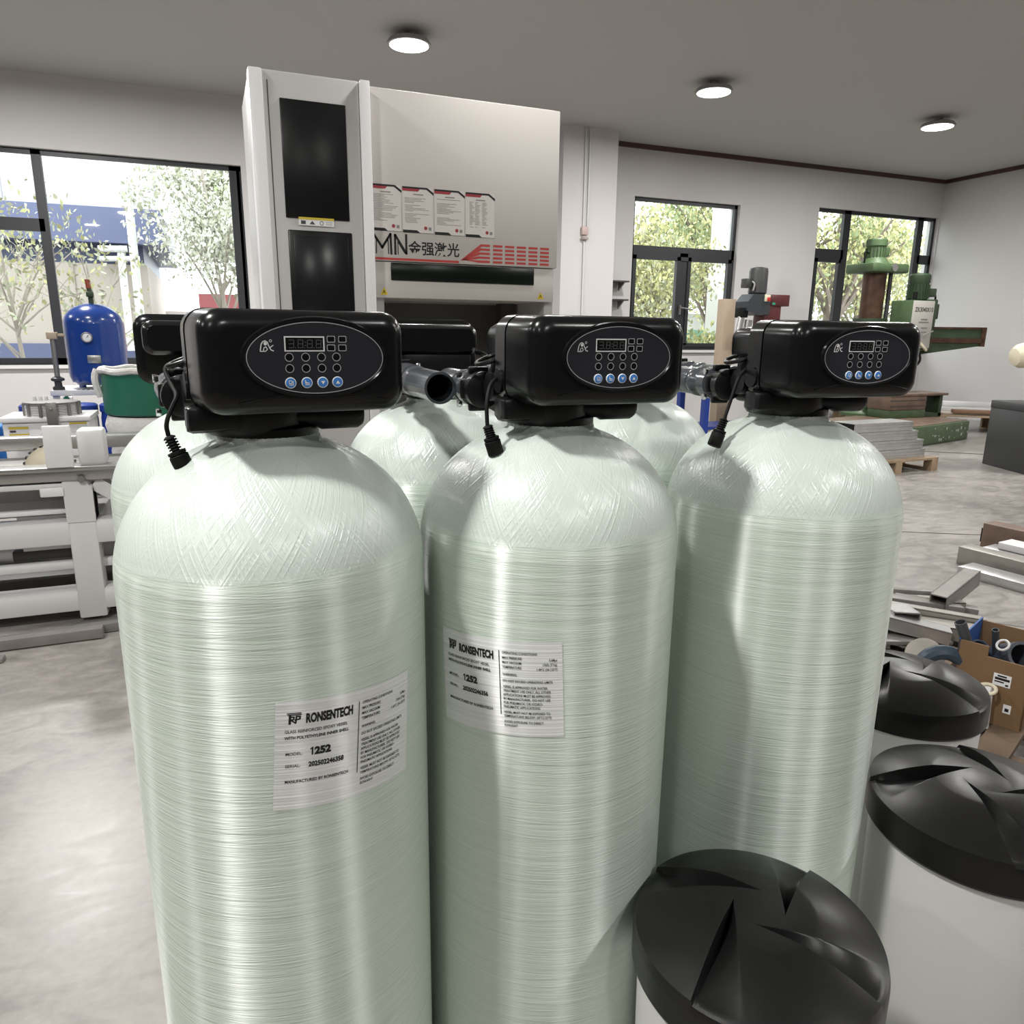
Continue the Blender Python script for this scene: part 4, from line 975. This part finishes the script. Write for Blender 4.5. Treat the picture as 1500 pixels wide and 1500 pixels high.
# scrap heap of offcuts
def offcut(p, L, rz, w_, h_, mt, lab, tilt=0.0, hollow=True, roll=0.0):
    m = MB()
    if hollow:
        k = .006; m.box(-L / 2, L / 2, -w_ / 2, w_ / 2, 0, k); m.box(-L / 2, L / 2, -w_ / 2, -w_ / 2 + k, k, h_); m.box(-L / 2, L / 2, w_ / 2 - k, w_ / 2, k, h_); m.box(-L / 2, L / 2, -w_ / 2, w_ / 2, h_ - k, h_)
    else: m.box(-L / 2, L / 2, -w_ / 2, w_ / 2, 0, h_, .002)
    o = m.build('metal_offcut', mt); o.location = p; o.rotation_euler = (rad(roll), rad(tilt), rad(rz))
    return tag(o, lab, 'offcut', 'metal offcuts in the scrap heap')
offcut((3.36, 2.84, 0), .40, -34, .07, .055, ALUD, 'hollow grey offcut lying alone nearest the softener at the heap edge')
offcut((3.60, 2.58, .10), .46, 19, .085, .085, BRONZ, 'thick grey square offcut on top of the scrap heap', -6)
offcut((3.36, 2.58, .05), .42, -22, .07, .06, ALUD, 'short dull offcut under the thick square one')
offcut((2.84, 2.30, .14), .44, -44, .095, .06, ALU, 'bright aluminium channel sloping down behind the black lid', 8)
offcut((3.02, 2.28, .10), .56, -46, .12, .06, ALUD, 'wide ribbed offcut lying in the middle of the scrap heap')
offcut((3.22, 2.32, .07), .66, -48, .09, .055, BRONZ, 'long grey offcut right of the ribbed one')
offcut((3.05, 2.38, .16), .60, -46, .055, .03, ALUD, 'narrow dull offcut lying along the ribbed one', 2)
offcut((3.50, 2.24, .03), .44, -12, .18, .03, BRONZ, 'flat grey plate before the thick square offcut', 0, False)
offcut((3.62, 2.06, .0), .66, 22, .14, .03, BRONZ, 'long flat grey plate reaching towards the cardboard box', 0, False)
offcut((2.98, 2.52, .12), .44, 44, .07, .025, BRONZ, 'thin grey strip pointing up the heap near the softener', -7, False)
offcut((2.88, 2.42, .17), .24, 18, .08, .014, MATTE, 'small black strip on the scrap heap', 3, False)
offcut((2.92, 2.34, .13), .16, 60, .12, .08, ALU, 'small bright block end in the scrap heap', 6)
offcut((2.80, 2.42, .06), .42, -20, .10, .05, ALUD, 'dull offcut closest behind the unlabelled softener')
G_ = 'small offcuts scattered under the heap'
rr_ = random.Random(11)
for k in range(30):
    a, b_ = rr_.uniform(2.7, 3.55), rr_.uniform(2.12, 2.75)
    o = offcut((a, b_, rr_.uniform(0, .11)), rr_.uniform(.18, .42), rr_.uniform(-75, 60), rr_.uniform(.04, .10), rr_.uniform(.008, .04), (ALUD, BRONZ, BRONZ, STEELD)[k % 4], 'small dull grey offcut mixed into the scrap heap', rr_.uniform(-8, 8), False)
    o['group'] = G_

# cardboard box with pipes on a pallet
pallet(2.72, 1.62, rad(23), 'wooden pallet under the cardboard box of pipes', .9, .8, .10, 0, SHADEW)
t = thing('cardboard_box', 'open brown cardboard box holding grey pipe pieces', 'box', (2.633, 1.665, .101), rad(23))
m = MB(); a, b_, h = .15, .115, .275; k = .006
m.box(-a, a, -b_, b_, 0, k); m.box(-a, -a + k, -b_, b_, k, h - .03); m.box(-a, -a + k, .02, b_, h - .03, h + .008); m.box(a - k, a, -b_, b_, k, h); m.box(-a, a, -b_, -b_ + k, k, h); MB().box(-a, a, b_ - k, b_, k, h + .012).build('blue_side', mat('printed_blue', (.01, .085, .30), .5), t)
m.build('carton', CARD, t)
FB = lambda y, z: (-a - .0012, -y, z); FB2 = lambda y, z: (-a - .0018, -y, z)
m = MB().use(WHITEP); put(m, rect2d(.008, .150, .062, .195), FB); m.use(INK)
put(m, rect2d(.02, .184, .048, .190), FB2); put(m, rect2d(.013, .172, .058, .181), FB2); put(m, rect2d(.013, .163, .042, .168), FB2); put(m, rect2d(.047, .154, .056, .161), FB2); m.build('shipping_label', None, t, flat=True, recalc=False)
m = MB().use(WHITEP); put(m, rect2d(.052, .055, .076, .088), FB); m.use(INK); put(m, rect2d(.058, .062, .070, .074), FB2); m.build('small_label', None, t, flat=True, recalc=False)
m = MB(); put(m, text2d('6', .055, .003), lambda x, z: FB(x - .03, z + .03)); m.build('box_print', INK, t, flat=True, recalc=False)
for k, (p0, p1, r, mt, lab) in enumerate((
    ((2.535, 1.690, .25), (2.455, 1.722, .445), .020, PVC, 'grey open pipe sticking up at the box corner'),
    ((2.66, 1.70, .25), (2.605, 1.690, .405), .012, PVC, 'thin grey pipe sticking up in the middle of the box'),
    ((2.72, 1.76, .24), (2.64, 1.60, .335), .052, mat('pvc_blue_grey', (.085, .095, .115), .4), 'wide blue grey pipe lying at the box front'),
    ((2.60, 1.76, .22), (2.55, 1.70, .345), .030, mat('pvc_dark_blue', (.03, .045, .075), .4), 'dark blue pipe piece between the pipes in the box'))):
    o = MB().cyl(p0, p1, r, seg=24, prof=[(r * .8, .03), (r, .0), (r, 1.0), (r * .78, 1.0), (r * .78, .3)], caps=False).cyl(Vector(p0).lerp(Vector(p1), .3), Vector(p0).lerp(Vector(p1), .32), r * .79, seg=24).build('pipe_piece', mt); tag(o, lab, 'pipe', 'pipe pieces in the cardboard box')
def ring_thing(name, c, rr_, r, rot, mt, lab, cat, arc=1.0):
    m = MB(); n = 28; pts = [(rr_ * math.cos(2 * PI * arc * k / n), rr_ * math.sin(2 * PI * arc * k / n), 0) for k in range(n + (arc < 1))]
    m.tube(pts, r, 10, arc == 1.0); o = m.build(name, mt); o.location = c; o.rotation_euler = rot; return tag(o, lab, cat)
ring_thing('pipe_ring', (2.575, 1.635, .372), .020, .0045, (0, rad(-50), 0), WHITEM, 'white pipe ring lying in the cardboard box', 'ring')
ring_thing('pipe_collar', (2.455, 1.585, .245), .026, .0065, (rad(5), rad(-20), 0), CREAM, 'cream ring in front of the cardboard box', 'ring')
ring_thing('hose_bend', (2.43, 1.745, .245), .075, .027, (rad(90), 0, rad(-35)), mat('hose_blue_grey', (.035, .055, .08), .35), 'dark blue grey hose bend behind the black brine lid', 'hose', .5)
t = thing('pipe_flange', 'round beige flange leaning behind the black brine lid', 'flange', (2.57, 1.93, .20), rad(-40))
MB().lathe([(.06, 0), (.072, .008), (.072, .024), (.055, .03)], M=Matrix.Rotation(rad(60), 4, 'X'), seg=36).build('disc', mat('flange_beige', (.34, .31, .26), .5), t)
t = thing('pipe_fitting', 'pale grey elbow fitting in front of the cardboard box', 'fitting', (2.46, 1.585, .10))
MB().cyl((0, 0, 0), (0.0, 0, .12), .022, .017, 16).cyl((.0, 0, .11), (.02, .012, .14), .016, .016, 16).build('elbow', WHITEM, t)

# ------------------------------------------------------------------ outdoors
struct(MB().box(-60, 80, W + .3, 90, -.35, -.25).build('ground', mat('paved_yard', (.34, .33, .30), .9)))
t = thing('factory_building', 'pale factory building with blue bands outside the large window', 'building', (-6, 17, 0))
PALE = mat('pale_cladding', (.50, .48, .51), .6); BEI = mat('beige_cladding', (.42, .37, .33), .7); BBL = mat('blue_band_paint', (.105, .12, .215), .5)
MB().box(-14, 5.2, .0, 6, 3.66, 7, 0).build('upper_wall', PALE, t)
MB().box(-14, 5.4, -.25, 6, 3.02, 3.66, 0).build('canopy', BBL, t)
MB().box(-14, 4.95, .1, 6, 2.65, 3.02, 0).build('shadow_band', mat('shaded_blue_paint', (.055, .065, .12), .5), t)  # shade under the canopy painted as a darker copy of the blue
MB().box(-14, 5.0, .05, 6, 1.13, 2.65, 0).build('lower_wall', BEI, t)
MB().box(-14, 5.2, -.02, 6, .85, 1.13, 0).build('plinth_band', BBL, t)
MB().box(-14, 5.1, 0, 6, -.25, .85, 0).build('plinth', BEI, t)
m = MB()
for k in range(9): m.box(-12 + k * 1.05 * 2, -11.98 + k * 1.05 * 2, -.01, .02, 3.66, 7)
m.build('panel_seam', mat('seam_grey', (.30, .29, .31), .6), t)
m = MB()
for k in range(9): m.box(-11.5 + k * 1.9, -11.48 + k * 1.9, .03, .06, 1.13, 2.65)
m.build('panel_joint', mat('seam_beige', (.26, .22, .19), .6), t)
MB().cyl((4.58, -.25, 1.0), (4.58, -.25, 2.75), .07).cyl((4.58, -.25, 2.75), (4.58, -.1, 2.95), .07).cyl((4.2, -.25, 2.9), (4.7, -.25, 2.92), .06).cyl((4.2, -.25, 2.72), (4.9, -.25, 2.75), .05).build('vent_pipe', WHITEM, t)
t = thing('lamp_post', 'white post standing outside the large window', 'post', (-1.07, 15, -.25))
MB().cyl((0, 0, 0), (0, 0, 6), .07).build('pole', WHITEM2, t)
tag(MB().box(-.12, 3.5, 20, 20.1, -.25, 2.26).build('red_fence', mat('pink_red_sheet', (.62, .20, .22), .7)), 'pinkish red sheet fence outside the large window', 'fence')
tag(MB().box(-6, 2.5, 23, 23.1, -.25, 1.9).build('white_fence', WHITEM), 'white yard wall behind the red fence', 'wall')

LG = [mat('leaf_pale', (.36, .37, .26), .6), mat('leaf_yellow', (.44, .43, .20), .6), mat('leaf_green', (.24, .29, .14), .6), mat('leaf_white', (.62, .62, .55), .6)]  # white tone: overexposed daylight put into the leaf colour
BARK = mat('tree_bark', (.18, .145, .12), .9, noise=(6, .3)); BARKL = mat('pale_bark', (.34, .30, .26), .9)
def tree(u, v, h, cr, lab, seed, leaf=0, leaf2=2, n=2600, trunk=.13, ls=.10, cz=None, branches=7, bark=None):
    r = random.Random(seed); t = thing('leafy_tree', lab, 'tree', (u, v, -.25), 0, 'trees outside the windows')
    m = MB(); cz = cz or h * .68
    top = Vector((r.uniform(-.3, .3), r.uniform(-.3, .3), h * .8))
    m.tube([(0, 0, 0), (r.uniform(-.1, .1), 0, h * .25), (top.x * .5, top.y * .5, h * .5), top], lambda s: trunk * (1 - .75 * s), 8, smooth_n=2)
    tips = []
    for k in range(branches):
        a = 2 * PI * k / branches + r.uniform(-.3, .3); z0 = h * r.uniform(.25, .55); e = Vector((cr * .75 * math.cos(a), cr * .75 * math.sin(a), z0 + h * r.uniform(.15, .4))); s0 = Vector((top.x * z0 / h, top.y * z0 / h, z0))
        mid = s0.lerp(e, .5) + Vector((0, 0, .15 * cr)); m.tube([s0, mid, e], lambda s: trunk * .4 * (1 - .8 * s), 6, smooth_n=2); tips += [mid, e]
        for q in range(3): e2 = mid + Vector((r.uniform(-.5, .5), r.uniform(-.5, .5), r.uniform(.1, .6))) * cr; m.tube([mid, e2], lambda s: trunk * .16 * (1 - .7 * s), 5); tips.append(e2)
    m.build('trunk', bark or BARK, t)
    if n:
        f = MB().use(LG[leaf]).use(LG[leaf2]); blobs = [(tp, cr * r.uniform(.25, .48)) for tp in tips] + [(Vector((r.uniform(-.6, .6) * cr, r.uniform(-.6, .6) * cr, cz + r.uniform(-.45, .5) * cr)), cr * r.uniform(.25, .45)) for _ in range(9)]
        for k in range(n):
            c, br = r.choice(blobs); d = Vector((r.gauss(0, 1), r.gauss(0, 1), r.gauss(0, 1))).normalized() * br * r.random() ** .4; p = c + d
            s = ls * r.uniform(.6, 1.3); q = Euler((r.uniform(0, 6.3), r.uniform(0, 6.3), r.uniform(0, 6.3))).to_matrix()
            f.cur = 0 if r.random() < .65 else 1
            f.add([p + q @ Vector(w_) for w_ in ((-s, 0, 0), (0, -s * .5, 0), (s, 0, 0), (0, s * .5, 0))], [(0, 1, 2, 3)])
        f.build('foliage', None, t, flat=True, recalc=False)
tree(.35, 14.6, 5.6, 1.5, 'pale tree with washed out white leaves outside the large window, right side', 1, 3, 0, 11000, .07, .045, 3.6, 9, BARKL)
tree(1.2, 19, 6.5, 2.0, 'tall pale green tree behind the white leaved one', 2, 0, 2, 7000, .13, .075)
tree(-2.6, 13.5, 3.7, 1.3, 'thin bare tree with few leaves outside the large window, left', 3, 0, 1, 800, .05, .05, 2.8, 11, BARKL)
tree(-1.5, 13.9, 3.3, .8, 'small sparse tree before the beige factory wall', 4, 0, 1, 380, .04, .05, 2.4, 9, BARKL)
tree(8.9, 14.2, 4.0, 1.3, 'yellow green tree with forked trunk in the middle window, left', 5, 1, 0, 6500, .06, .055, 2.7)
tree(11.4, 15.5, 6.5, 1.6, 'tree with thick leaning trunk in the middle window, right', 6, 2, 1, 5000, .17, .06, 4.4)
tree(12.4, 20, 6.0, 2.2, 'pale yellow tree far behind the middle window', 7, 1, 0, 6000, .12, .085, 3.2)
tree(9.9, 13.2, 1.9, .7, 'low bush with light leaves under the middle window', 8, 1, 2, 1800, .03, .06, 1.3)
tree(14.0, 14.2, 7.5, 1.8, 'thick trunked tree at the left of the corner window', 9, 1, 2, 4200, .26, .065, 4.6)
tree(17.6, 17.0, 6.2, 1.9, 'round yellow green tree in the centre of the corner window', 10, 1, 0, 8000, .10, .07, 3.6)
tree(20.2, 19.0, 5.6, 2.0, 'grey green tree at the right of the corner window', 11, 0, 2, 7000, .10, .075, 3.0)
tree(15.5, 20.0, 5.6, 2.2, 'pale tree far behind in the corner window', 12, 0, 1, 6000, .12, .085, 3.2)
t = thing('lamp_post', 'white pillar standing outside the middle window', 'post', (10.55, 14.0, -.25)); MB().box(-.22, .22, -.2, .2, 0, 6).build('pole', WHITEM2, t)
t = thing('lamp_post', 'thin pale street light pole outside the corner window', 'post', (17.6, 15.2, -.25)); MB().cyl((0, 0, 0), (0, 0, 5.6), .05).cyl((0, 0, 5.5), (-.9, 0, 5.7), .04).build('pole', WHITEM, t)
tag(MB().box(13.0, 24, 21, 21.2, -.25, 2.1).build('yard_wall', WHITEM2), 'white yard wall outside the corner window', 'wall')
tag(MB().box(7, 13.2, 16.8, 16.85, -.25, 1.55).build('green_fence', mat('green_mesh', (.16, .30, .20), .7)), 'pale green yard fence outside the middle window', 'fence')
